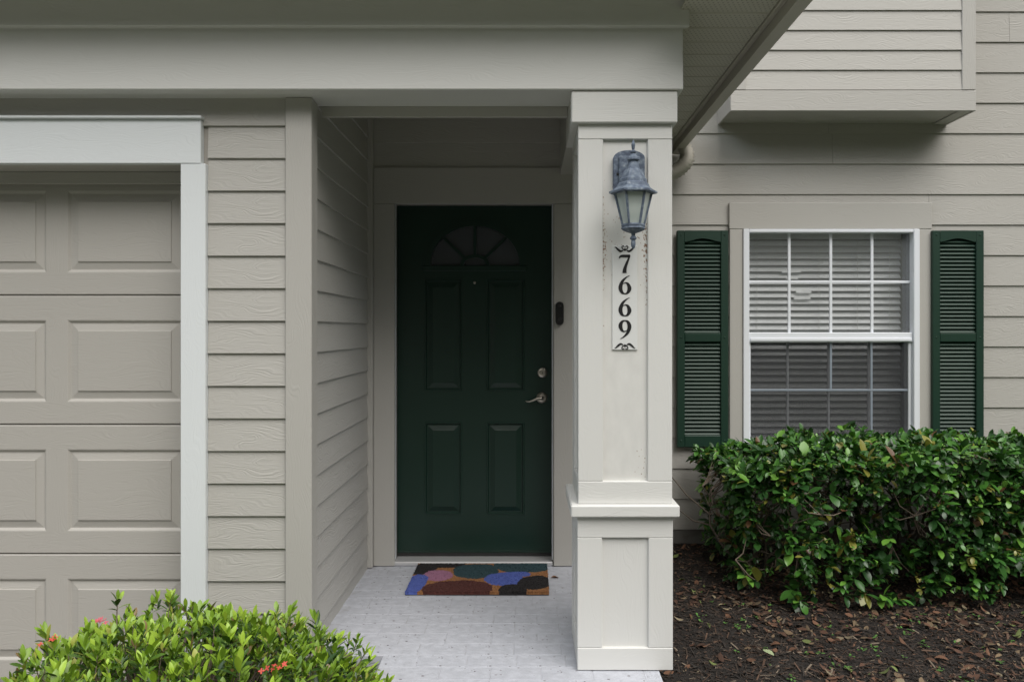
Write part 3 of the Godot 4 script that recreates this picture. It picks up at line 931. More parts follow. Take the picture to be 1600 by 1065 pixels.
# the wooded far side of the street, behind the viewer: it hides the lowest sky
func make_wood() -> void:
	var mesh := leaf_mesh(1.0, 0.7, 0.3, 0.3, 0.8)
	var m := leaf_mat("wood_leaf", Color(1, 1, 1), 0.8)
	m.vertex_color_use_as_albedo = true
	m.backlight = Color(0.02, 0.03, 0.01).linear_to_srgb()
	var nz := noise(0.12, 3, 99)
	var items := []
	for k in 34000:
		var a := rng.randf_range(-0.12, PI + 0.12)
		var r := 18.0 + rng.randf() * 5.0
		var x := cos(a) * r * 1.3
		var z := sin(a) * r - 4.0
		var top := 9.8 + nz.get_noise_2d(x, z) * 3.5
		var y := rng.randf() * top - 0.2
		var dir := Vector3(rng.randf_range(-1, 1), rng.randf_range(-0.6, 0.8), rng.randf_range(-1, 1))
		items.append([aim(dir, rng.randf() * 3.0, rng.randf_range(0.6, 1.3) * (1.35 if y < 5.0 else 0.8), Vector3(x, y, z)), Color(0.042, 0.055, 0.026) * rng.randf_range(0.6, 1.4)])
	scatter("woodland", "belt of leafy trees on the far side of the street", "woodland", mesh, m, items)

func make_ground() -> void:
	var st := mb()
	face(st, [Vector3(-300, 0, -300), Vector3(300, 0, -300), Vector3(300, 0, 300), Vector3(-300, 0, 300)], Vector3.UP)
	tag(obj("ground", st, M.grass, self, Vector3(0, -0.22, 0)), "", "", "", "structure")
	# beds of dark mulch
	for q in [["mulch_bed", 0.5, 6.0, -5.26, -1.9, 64, 40], ["planting_bed", -1.34, -0.62, -3.14, -0.6, 20, 40]]:
		st = mb()
		var nz := noise(1.2, 4, 61)
		var P := func(i: int, j: int) -> Vector3:
			var x: float = lerp(q[1], q[2], float(i) / q[5])
			var z: float = lerp(q[3], q[4], float(j) / q[6])
			return Vector3(x, -0.105 + nz.get_noise_2d(x, z) * 0.03, z)
		st.set_smooth_group(0)
		for i in q[5]:
			for j in q[6]:
				for v in [P.call(i, j), P.call(i + 1, j), P.call(i + 1, j + 1), P.call(i, j), P.call(i + 1, j + 1), P.call(i, j + 1)]:
					st.set_uv(Vector2(v.x, v.z))
					st.add_vertex(v)
		st.generate_normals()
		tag(obj(q[0], st, M.mulch, self), "", "", "", "structure")
	var dr := node("driveway", self)
	tag(dr, "", "", "", "structure")
	board("slab", dr, M.concrete, Vector3(-4.6, -0.25, -3.3), Vector3(-1.36, -0.14, 9.0))
	var pa := node("path", self)
	tag(pa, "", "", "", "structure")
	board("slab", pa, M.concrete, Vector3(-0.6, -0.25, -2.699), Vector3(0.49, -0.13, 8.0))
	# painted brick paving of the porch and its path
	var f := node("porch_floor", self)
	tag(f, "", "", "", "structure")
	board("bed", f, M.joint, Vector3(-0.917, -0.2, -4.6), Vector3(0.522, -0.0016, -3.2))
	board("bed", f, M.joint, Vector3(-0.6, -0.2, -3.1995), Vector3(0.522, -0.0016, -2.7))
	var bl := []
	for k in 6:
		st = mb()
		cbox(st, Vector3(-0.1, -0.05, -0.0569), Vector3(0.1, 0, 0.0569), 0.0018, Vector2(rng.randf() * 5, rng.randf() * 5))
		bl.append(done(st, M.painted_brick))
	var z := -4.52
	var row := 0
	while z < -2.72:
		var left := -0.915 if z < -3.21 else -0.6
		var x := left + (0.05 if row % 2 == 0 else 0.15) * (1.0 if rng.randf() < 0.8 else 0.6) - 0.1
		while x < 0.52:
			var a: float = max(x + 0.001, left)
			var b: float = min(x + 0.201 - 0.001, 0.524)
			if b - a > 0.03:
				var o := inst("brick", bl[rng.randi() % 6], f, Vector3((a + b) * 0.5, rng.randf_range(-0.0008, 0.0006), z))
				o.scale.x = (b - a) / 0.2
				o.rotation.z = rng.randf_range(-0.004, 0.004)
				o.rotation.x = rng.randf_range(-0.008, 0.008)
			x += 0.202
		z += 0.1145
		row += 1

# ------------------------------------------------------------------ things on the house

func make_lantern() -> void:
	var cx := 0.403
	var zc := -2.92
	var l := node("wall_lantern", self, Vector3(cx, 1.99, -3.06))
	tag(l, "weathered blue-grey hexagonal lantern mounted on the porch column", "lantern")
	var m: Material = M.verdigris
	var at := Vector3(cx, 0, zc)
	# plate with an arched head
	var st := mb()
	var hw := 0.062
	var out := [Vector2(-hw, 1.90), Vector2(hw, 1.90)]
	for k in 13:
		var a := PI * k / 12.0
		out.append(Vector2(cos(a) * hw, 2.035 + sin(a) * 0.03))
	var f := []
	for q in out:
		f.append(Vector3(cx + q.x, q.y, -3.036))
	face(st, f, Vector3(0, 0, 1))
	for k in f.size():
		var p: Vector3 = f[k]
		var q: Vector3 = f[(k + 1) % f.size()]
		face(st, [p, q, q + Vector3(0, 0, -0.03), p + Vector3(0, 0, -0.03)], (p + q) * 0.5 - Vector3(cx, 1.98, -3.036))
	cbox(st, Vector3(cx - 0.042, 1.915, -3.0355), Vector3(cx + 0.042, 2.04, -3.022), 0.008)
	obj("back_plate", st, m, l)
	st = mb()
	tube(st, [Vector3(cx, 1.955, -3.03), Vector3(cx, 1.985, -3.0), Vector3(cx, 2.012, -2.972), Vector3(cx, 2.02, -2.945), Vector3(cx, 2.01, -2.92)], [0.016, 0.014, 0.012, 0.012, 0.012], 10)
	obj("arm", st, m, l)
	st = mb()
	for q in [-1.0, 1.0]:
		loft(st, 10, [[0.0, 0.006], [0.004, 0.005], [0.006, 0.0]], true, Vector3(q * 0.045, 0, 0.0))
	var sc := obj("screw", st, M.dark_rubber, l, Vector3(cx, 1.97, -3.036))
	sc.rotation.x = PI / 2
	st = mb()
	loft(st, 16, [[0.0, 2.077], [0.004, 2.072], [0.0075, 2.058], [0.006, 2.045], [0.0045, 2.038], [0.012, 2.033], [0.0125, 2.029], [0.006, 2.026], [0.012, 2.018], [0.022, 2.008], [0.024, 2.0], [0.015, 1.995], [0.019, 1.985], [0.025, 1.968], [0.028, 1.962]], true, at)
	obj("finial", st, m, l)
	st = mb()
	loft(st, 6, [[0.024, 1.968], [0.034, 1.960], [0.042, 1.945], [0.0465, 1.932], [0.051, 1.928], [0.053, 1.914], [0.059, 1.909], [0.064, 1.897], [0.079, 1.886], [0.0925, 1.880], [0.0925, 1.873], [0.072, 1.871], [0.0, 1.871]], false, at)
	obj("roof", st, m, l)
	# tapering cage: six bars, six panes
	for k in 6:
		var a := TAU * k / 6.0
		var p0 := at + Vector3(cos(a) * 0.069, 1.872, sin(a) * 0.069)
		var p1 := at + Vector3(cos(a) * 0.040, 1.752, sin(a) * 0.040)
		st = mb()
		tube(st, [p0, p1], [0.0058, 0.005], 6)
		obj("cage_bar", st, m, l)
		var b := TAU * (k + 1) / 6.0
		var p2 := at + Vector3(cos(b) * 0.069, 1.872, sin(b) * 0.069)
		var p3 := at + Vector3(cos(b) * 0.040, 1.752, sin(b) * 0.040)
		var n := Vector3(cos((a + b) * 0.5), 0, sin((a + b) * 0.5))
		st = mb()
		face(st, [p0, p2, p3, p1], n)
		var inn := n * -0.003
		face(st, [p0 + inn, p2 + inn, p3 + inn, p1 + inn], -n)
		obj("pane", st, M.lamp_glass, l)
	st = mb()
	loft(st, 6, [[0.0, 1.757], [0.042, 1.757], [0.046, 1.752], [0.044, 1.744], [0.047, 1.740], [0.040, 1.732], [0.026, 1.726], [0.012, 1.722], [0.0, 1.722]], false, at)
	obj("cup", st, m, l)
	st = mb()
	loft(st, 16, [[0.009, 1.724], [0.007, 1.712], [0.0125, 1.705], [0.013, 1.700], [0.007, 1.696], [0.009, 1.684], [0.0085, 1.674], [0.004, 1.664], [0.0, 1.662]], true, at)
	obj("drop_finial", st, m, l)
	st = mb()
	loft(st, 18, [[0.0, 1.775], [0.014, 1.779], [0.026, 1.79], [0.031, 1.806], [0.028, 1.824], [0.018, 1.845], [0.014, 1.87]], true, at)
	obj("bulb", st, M.bulb, l)

func make_plaque() -> void:
	var cx := 0.3889
	var z := -3.0645
	var p := node("house_number_plaque", self, Vector3(cx, 1.2735, z))
	tag(p, "narrow white plaque with black house number 7669 below the lantern", "plaque")
	var y0 := 1.2748
	var y1 := 1.6904
	var hw := 0.0505
	board("plate", p, M.plaque, Vector3(cx - hw, y0, z - 0.0005), Vector3(cx + hw, y1, z + 0.0055), true, 0.0015)
	var zf := z + 0.0056
	var seven := [[Vector3(0.03, 0.80, 0.04), Vector3(0.06, 0.88, 0.09), Vector3(0.16, 0.93, 0.13), Vector3(0.36, 0.93, 0.14), Vector3(0.60, 0.93, 0.15)], [Vector3(0.59, 0.96, 0.07), Vector3(0.50, 0.72, 0.11), Vector3(0.38, 0.42, 0.15), Vector3(0.32, 0.2, 0.19), Vector3(0.31, 0.02, 0.22)]]
	var six := [[Vector3(0.58, 1.0, 0.02), Vector3(0.40, 0.90, 0.07), Vector3(0.19, 0.68, 0.15), Vector3(0.09, 0.36, 0.21), Vector3(0.17, 0.11, 0.15), Vector3(0.33, 0.03, 0.06), Vector3(0.49, 0.10, 0.14), Vector3(0.57, 0.31, 0.21), Vector3(0.49, 0.54, 0.14), Vector3(0.35, 0.61, 0.06), Vector3(0.18, 0.53, 0.03)]]
	var size := 0.0745
	for e in [[seven, 427, false], [six, 459.5, false], [six, 494, false], [six, 529, true]]:
		var st := mb()
		for s in e[0]:
			stroke(st, s, size, Vector3(cx - 0.0245, 1.35 - (e[1] - 517) * 3.06 / 1200.0, zf), e[2])
		obj("digit", st, M.black_ink, p)
	for e in [[1.6764, 1.0], [1.2901, -1.0]]:
		var st := mb()
		var sy: float = e[1]
		for q in [-1.0, 1.0]:
			var s := []
			for v in [Vector3(0.10, -0.07, 0.05), Vector3(0.26, -0.13, 0.11), Vector3(0.42, -0.02, 0.12), Vector3(0.55, 0.10, 0.06), Vector3(0.62, 0.10, 0.03)]:
				s.append(Vector3(v.x * q, v.y * sy, v.z))
			stroke(st, s, 0.066, Vector3(cx, e[0], zf))
			s = []
			for v in [Vector3(0.02, -0.05, 0.06), Vector3(0.14, 0.02, 0.06), Vector3(0.18, 0.13, 0.06), Vector3(0.10, 0.19, 0.06), Vector3(0.04, 0.12, 0.05)]:
				s.append(Vector3(v.x * q, v.y * sy, v.z))
			stroke(st, s, 0.066, Vector3(cx, e[0], zf))
		stroke(st, [Vector3(0, -0.12 * sy, 0.04), Vector3(0, -0.03 * sy, 0.12), Vector3(0, 0.06 * sy, 0.03)], 0.066, Vector3(cx, e[0], zf))
		obj("scroll", st, M.black_ink, p)

func make_doorbell() -> void:
	var cx := 0.1847
	var y0 := 1.3829
	var y1 := 1.5183
	var b := node("doorbell", self, Vector3(cx, y0, -4.40))
	tag(b, "slim black video doorbell on the door casing", "doorbell")
	var st := mb()
	var n := 10
	var r := 0.0235
	var ring := []
	for k in n + 1:
		var a := PI * k / n
		ring.append(Vector2(cos(a) * r, y1 - r + sin(a) * r))
	for k in n + 1:
		var a := PI + PI * k / n
		ring.append(Vector2(cos(a) * r, y0 + r + sin(a) * r))
	var f := []
	for q in ring:
		f.append(Vector3(cx + q.x * 0.9, lerpf(q.y, (y0 + y1) * 0.5, 0.03), -4.377))
	face(st, f, Vector3(0, 0, 1))
	for k in ring.size():
		var j := (k + 1) % ring.size()
		var o := Vector3(ring[k].x, ring[k].y - (y0 + y1) * 0.5, 0.01)
		face(st, [f[k], f[j], Vector3(cx + ring[j].x, ring[j].y, -4.383), Vector3(cx + ring[k].x, ring[k].y, -4.383)], o)
		face(st, [Vector3(cx + ring[k].x, ring[k].y, -4.383), Vector3(cx + ring[j].x, ring[j].y, -4.383), Vector3(cx + ring[j].x, ring[j].y, -4.40), Vector3(cx + ring[k].x, ring[k].y, -4.40)], o)
	obj("body", st, M.black_plastic, b)
	st = mb()
	loft(st, 20, [[0.0, 0.002], [0.007, 0.0025], [0.009, 0.003], [0.0105, 0.003], [0.012, 0.0]])
	var o1 := obj("button", st, M.dark_rubber, b, Vector3(cx, y0 + 0.032, -4.377))
	o1.rotation.x = PI / 2
	st = mb()
	loft(st, 20, [[0.0, 0.003], [0.005, 0.0025], [0.008, 0.001], [0.009, 0.0]])
	o1 = obj("camera_lens", st, M.black_plastic, b, Vector3(cx, y1 - 0.028, -4.377))
	o1.rotation.x = PI / 2

func make_doormat() -> void:
	var w := 512
	var h := 340
	var im := Image.create(w, h, false, Image.FORMAT_RGB8)
	var wob := noise(0.012, 3, 81)
	var fib := noise(0.4, 2, 82)
	var tan := Color(0.27, 0.125, 0.05)
	var black := Color(0.014, 0.012, 0.013)
	var teal := Color(0.022, 0.052, 0.062)
	var blue := Color(0.075, 0.11, 0.36)
	var pink := Color(0.30, 0.14, 0.22)
	var wine := Color(0.075, 0.022, 0.018)
	# printed pebbles: centre and half size as shares of the mat, turn, colour
	var spots := [[0.06, 0.19, 0.10, 0.23, 0.2, black], [0.23, 0.0, 0.14, 0.17, 0.0, black], [0.185, 0.44, 0.117, 0.20, 0.0, pink], [0.46, 0.28, 0.185, 0.28, -0.05, teal], [0.82, 0.08, 0.24, 0.27, 0.0, teal], [0.035, 0.76, 0.085, 0.38, 0.12, blue], [0.36, 0.90, 0.265, 0.30, 0.0, wine], [0.68, 0.56, 0.15, 0.24, -0.35, blue], [0.78, 0.40, 0.10, 0.10, 0.0, blue], [0.90, 0.68, 0.125, 0.25, 0.25, black], [0.745, 0.93, 0.105, 0.2, 0.0, black]]
	for y in h:
		for x in w:
			var u := float(x) / w
			var v := float(y) / h
			var c := tan
			for s in spots:
				var dx: float = u - s[0]
				var dy: float = (v - s[1]) * h / w
				var t: float = s[4]
				var a: float = (dx * cos(t) + dy * sin(t)) / s[2]
				var b: float = (-dx * sin(t) + dy * cos(t)) / (s[3] * h / w)
				if pow(absf(a), 2.3) + pow(absf(b), 2.3) + wob.get_noise_2d(x, y) * 0.18 + fib.get_noise_2d(x, y) * 0.06 < 0.88:
					c = s[5]
			c = c * (1.0 + fib.get_noise_2d(x * 1.7, y * 1.7) * 0.55)
			im.set_pixel(x, y, c.linear_to_srgb())
	var m := mat("printed_coir", Color(1, 1, 1), 0.95, ImageTexture.create_from_image(im), 1.0)
	m.texture_repeat = false
	mat("coir", Color(0.24, 0.13, 0.07), 0.95)
	var ctr := Vector3(-0.257, 0.002, -4.163)
	var d := node("doormat", self, ctr)
	tag(d, "coir doormat with multicoloured pebble print in front of the green door", "doormat")
	var hw := 0.368
	var hd := 0.243
	board("backing", d, M.dark_rubber, ctr + Vector3(-hw, 0, -hd), ctr + Vector3(hw, 0.004, hd), false, 0.001)
	# pile: a lumpy sheet with turned-down edges, printed on top
	var st := mb()
	var lump := noise(60.0, 3, 83)
	var nx := 110
	var nz := 74
	var P := func(i: int, j: int) -> Array:
		var u := clampf(float(i - 1) / (nx - 2), 0.0, 1.0)
		var v := clampf(float(j - 1) / (nz - 2), 0.0, 1.0)
		var skirt := i == 0 or j == 0 or i == nx or j == nz
		var x := (u - 0.5) * 2.0 * hw
		var z := (v - 0.5) * 2.0 * hd
		var e := lump.get_noise_2d(x, z)
		if u == 0.0 or u == 1.0:
			x += e * 0.004
		if v == 0.0 or v == 1.0:
			z += e * 0.004
		return [Vector3(x, 0.003 if skirt else 0.0145 + e * 0.005, z), Vector2(u, v)]
	st.set_smooth_group(0)
	for i in nx:
		for j in nz:
			for v in [P.call(i, j), P.call(i + 1, j), P.call(i + 1, j + 1), P.call(i, j), P.call(i + 1, j + 1), P.call(i, j + 1)]:
				st.set_uv(v[1])
				st.add_vertex(v[0])
	st.generate_normals()
	obj("pile", st, m, d, ctr)
	var tuft := mb()
	face(tuft, [Vector3(-0.0011, 0, 0), Vector3(0.0011, 0, 0), Vector3(0.0004, 0.008, 0.0), Vector3(-0.0004, 0.008, 0.0)], Vector3(0, 0, 1))
	var tm := mat("bristle", Color(1, 1, 1), 0.95)
	tm.vertex_color_use_as_albedo = true
	tm.cull_mode = BaseMaterial3D.CULL_DISABLED
	var mm := MultiMesh.new()
	mm.transform_format = MultiMesh.TRANSFORM_3D
	mm.use_colors = true
	mm.mesh = tuft.commit()
	mm.instance_count = 16000
	for k in 16000:
		var u := rng.randf()
		var v := rng.randf()
		if k % 9 == 0:
			v = 1.0 - 0.006 * rng.randf()
		elif k % 23 == 0:
			u = 0.004 * rng.randf() if rng.randf() < 0.5 else 1.0 - 0.004 * rng.randf()
		var c := im.get_pixel(mini(int(u * w), w - 1), mini(int(v * h), h - 1)).srgb_to_linear() * rng.randf_range(0.6, 1.5)
		var bs := Basis.from_euler(Vector3(rng.randf_range(-0.9, 0.9) + (0.5 if v > 0.993 else 0.0), rng.randf() * TAU, rng.randf_range(-0.9, 0.9))).scaled_local(Vector3.ONE * rng.randf_range(0.6, 1.1))
		mm.set_instance_transform(k, Transform3D(bs, Vector3((u - 0.5) * 2.0 * hw, 0.012, (v - 0.5) * 2.0 * hd)))
		mm.set_instance_color(k, c)
	var br := MultiMeshInstance3D.new()
	br.name = "bristles"
	br.multimesh = mm
	br.material_override = tm
	br.set_meta("kind", "stuff")
	d.add_child(br, true)

# ------------------------------------------------------------------ plants

func leaf_mesh(length: float, width: float, fold: float, curl: float, blunt: float) -> ArrayMesh:
	var st := mb()
	var ts := [0.0, 0.18, 0.42, 0.66, 0.86, 1.0]
	var ws := [0.06, 0.55, 0.95, 1.0 * blunt + 0.8 * (1.0 - blunt), 0.62 * blunt + 0.4 * (1.0 - blunt), 0.02]
	var row := func(k: int) -> Array:
		var t: float = ts[k]
		var w: float = ws[k] * width * 0.5
		var z := -curl * t * t * length
		return [Vector3(-w, t * length, z + fold * w), Vector3(0, t * length, z), Vector3(w, t * length, z + fold * w)]
	st.set_smooth_group(0)
	for k in 5:
		var a: Array = row.call(k)
		var b: Array = row.call(k + 1)
		for s in 2:
			for v in [a[s], b[s], b[s + 1], a[s], b[s + 1], a[s + 1]]:
				st.set_uv(Vector2(v.x, v.y) * 10.0)
				st.add_vertex(v)
	st.generate_normals()
	return st.commit()

func leaf_mat(called: String, lin: Color, rough: float) -> StandardMaterial3D:
	var m := mat(called, lin, rough)
	m.cull_mode = BaseMaterial3D.CULL_DISABLED
	m.backlight_enabled = true
	m.backlight = Color(lin.r * 0.5, lin.g * 0.5, lin.b * 0.3).linear_to_srgb()
	return m

func aim(dir: Vector3, spin: float, size: float, at: Vector3) -> Transform3D:
	# leaf along dir, blade as level as it can be, then spun about its rib
	var y := dir.normalized()
	var x := y.cross(Vector3.UP)
	if x.length() < 0.05:
		x = Vector3.RIGHT
	x = x.normalized()
	var z := x.cross(y).normalized()
	var b := Basis(x, y, z).rotated(y, spin)
	return Transform3D(b.scaled_local(Vector3.ONE * size), at)

# spread leaves over a plant: the 300 that show largest become parts, the rest one mass
func hang_leaves(plant: Node3D, list: Array, meshes: Array, mats: Array) -> void:
	var eye := Vector3(0, 1.35, 0)
	for e in list:
		var t: Transform3D = e.t
		var v := t.origin - eye
		e.score = e.show * t.basis.y.length() * (0.25 + absf(t.basis.z.normalized().dot(v.normalized()))) / v.length()
	list.sort_custom(func(a, b): return a.score > b.score)
	var rest := {}
	for k in list.size():
		var e = list[k]
		if k < 300:
			var o := MeshInstance3D.new()
			o.name = "leaf"
			o.mesh = meshes[e.shape]
			o.material_override = mats[e.tone]
			plant.add_child(o, true)
			o.global_transform = e.t
		else:
			if not rest.has(e.shape):
				rest[e.shape] = []
			rest[e.shape].append(e)
	var mm_mat := leaf_mat("leaf_mass_%s" % plant.name, Color(1, 1, 1), mats[0].roughness)
	mm_mat.vertex_color_use_as_albedo = true
	mm_mat.backlight = Color(0.1, 0.14, 0.03).linear_to_srgb()
	for s in rest:
		var mm := MultiMesh.new()
		mm.transform_format = MultiMesh.TRANSFORM_3D
		mm.use_colors = true
		mm.mesh = meshes[s]
		mm.instance_count = rest[s].size()
		for k in rest[s].size():
			mm.set_instance_transform(k, plant.global_transform.affine_inverse() * rest[s][k].t)
			mm.set_instance_color(k, rest[s][k].c)
		var o := MultiMeshInstance3D.new()
		o.name = "foliage"
		o.multimesh = mm
		o.material_override = mm_mat
		o.set_meta("kind", "stuff")
		plant.add_child(o, true)

func pick(tones: Array, weights: Array) -> int:
	var r := rng.randf()
	for k in weights.size():
		r -= weights[k]
		if r <= 0.0:
			return k
	return 0

# clipped evergreen hedge with large glossy leaves, thin below
func make_hedge() -> void:
	var h := node("evergreen_hedge", self, Vector3(2.3, -0.1, -4.55))
	tag(h, "leggy glossy-leaved green hedge growing under the window", "hedge")
	var tones := [Color(0.019, 0.060, 0.015), Color(0.034, 0.104, 0.021), Color(0.06, 0.175, 0.028), Color(0.12, 0.27, 0.04), Color(0.20, 0.20, 0.04), Color(0.13, 0.07, 0.035)]
	var weights := [0.32, 0.31, 0.19, 0.10, 0.06, 0.02]
	var mats := []
	for k in tones.size():
		mats.append(leaf_mat("hedge_leaf_%d" % k, tones[k], 0.32))
	var meshes := [leaf_mesh(1.0, 0.52, 0.25, 0.18, 0.75), leaf_mesh(1.0, 0.58, 0.1, 0.32, 0.9), leaf_mesh(1.0, 0.48, 0.4, 0.05, 0.6)]
	var list := []
	var limbs := []
	var gap := noise(2.6, 3, 91)
	var rim := noise(1.6, 3, 92)
	# limbs rise from a few crowns and fan out
	var bark := mb()
	var used := {}
	for c in 7:
		var base := Vector3(1.36 + c * 0.41 + rng.randf_range(-0.08, 0.08), -0.11, -4.55 + rng.randf_range(-0.12, 0.12))
		st_limb_fan(h, base, limbs, 7 if c > 0 else 6)
	# shoots
	var count := 0
	var tries := 0
	while count < 5200 and tries < 220000:
		tries += 1
		var p := Vector3(rng.randf_range(1.0, 4.0), rng.randf_range(-0.06, 0.78), rng.randf_range(-5.12, -3.85))
		var top := 0.685 + rim.get_noise_2d(p.x * 1.5, p.z * 1.5) * 0.07 - 0.085 * smoothstep(1.75, 1.1, p.x)
		var front := -3.98 - 0.12 * (p.y - 0.3) + rim.get_noise_2d(p.x * 1.3, p.y * 2.0) * 0.14
		var left := 1.13 + rim.get_noise_2d(p.y * 2.0, p.z) * 0.10
		if p.y > top or p.z > front or p.x < left:
			continue
		var dt := top - p.y
		var df := front - p.z
		var dl := p.x - left
		var shell: float = min(dt, min(df, dl))
		var dens := exp(-shell * 7.0)
		var low := smoothstep(0.50, 0.25, p.y)
		var g := gap.get_noise_3dv(p)
		dens *= lerpf(1.0, 0.62 + 0.35 * smoothstep(1.3, 2.8, p.x), low)
		dens *= smoothstep(-0.38 + 0.17 * low, -0.04 + 0.13 * low, g) if dt > 0.1 else 1.0
		dens *= smoothstep(-0.1, 0.06, p.y)
		if rng.randf() > dens:
			continue
		count += 1
		# nearest limb point carries the twig
		var best := Vector3.ZERO
		var bi := -1
		var bd := 1e9
		for i in limbs.size():
			var dd: float = limbs[i].distance_squared_to(p + Vector3(0, -0.05, 0))
			if dd < bd:
				bd = dd
				bi = i
				best = limbs[i]
		if bd < 0.05 and used.get(bi, 0) < 4:
			used[bi] = used.get(bi, 0) + 1
			var mid := best.lerp(p, 0.5) + Vector3(rng.randf_range(-0.02, 0.02), -0.02, rng.randf_range(-0.02, 0.02))
			tube(bark, [best, mid, p], [0.004, 0.003, 0.0018], 4)
		var outw := Vector3(p.x - 2.6, 0, 0) * 0.05 + Vector3(0, 0.55 * exp(-dt * 5.0) + 0.12, 0) + Vector3(0, 0, 0.7 * exp(-df * 4.0)) + Vector3(-0.6, 0, 0) * exp(-dl * 5.0)
		outw += Vector3(rng.randf_range(-0.5, 0.5), rng.randf_range(-0.35, 0.35), rng.randf_range(-0.4, 0.4))
		outw = outw.normalized()
		var n := rng.randi_range(4, 7)
		var tone0 := pick(tones, weights)
		if dt < 0.06 and rng.randf() < 0.35:
			tone0 = 2 + rng.randi() % 2
		var size0 := 0.026 + 0.058 * pow(rng.randf(), 1.4)
		var a0 := rng.randf() * TAU
		var sx := outw.cross(Vector3(0.3, 0.9, 0.2)).normalized()
		var sy := sx.cross(outw)
		for k in n:
			var a := a0 + k * 2.4
			var tilt := rng.randf_range(0.5, 1.25)
			var dir := outw * cos(tilt) + (sx * cos(a) + sy * sin(a)) * sin(tilt)
			dir.y -= 0.12
			var tn := tone0 if rng.randf() < 0.65 else pick(tones, weights)
			var sz := size0 * rng.randf_range(0.65, 1.15)
			var c: Color = tones[tn]
			c = c * rng.randf_range(0.8, 1.2)
			c.a = 1.0
			var at := p - outw * rng.randf_range(0.0, 0.035)
			list.append({"t": aim(dir, rng.randf_range(-0.5, 0.5), sz, at), "shape": rng.randi() % 3, "tone": tn, "c": c, "show": exp(-min(df, dt) * 10.0)})
	obj("twigs", bark, M.twig, h)
	hang_leaves(h, list, meshes, mats)

func st_limb_fan(h: Node3D, base: Vector3, limbs: Array, n: int) -> void:
	for k in n:
		var st := mb()
		var top := base + Vector3(rng.randf_range(-0.34, 0.34), rng.randf_range(0.5, 0.8), rng.randf_range(-0.4, 0.42))
		var bend := Vector3(rng.randf_range(-0.12, 0.12), 0, rng.randf_range(-0.12, 0.12))
		var pts := []
		var rad := []
		for s in 9:
			var t := s / 8.0
			var p := base.lerp(top, t) + bend * sin(t * PI) + Vector3(rng.randf_range(-0.014, 0.014), 0, rng.randf_range(-0.014, 0.014))
			pts.append(p)
			rad.append(lerpf(0.0125, 0.004, t))
			if s > 1:
				limbs.append(p)
		tube(st, pts, rad, 6)
		# side branches
		for b in 3:
			var s := rng.randi_range(2, 6)
			var o: Vector3 = pts[s]
			var e := o + Vector3(rng.randf_range(-0.25, 0.25), rng.randf_range(0.02, 0.28), rng.randf_range(-0.25, 0.3))
			var m := o.lerp(e, 0.5) + Vector3(0, -0.025, 0)
			tube(st, [o, m, e], [0.006, 0.0045, 0.0025], 5)
			limbs.append(m)
			limbs.append(e)
		obj("stem", st, M.bark, h)

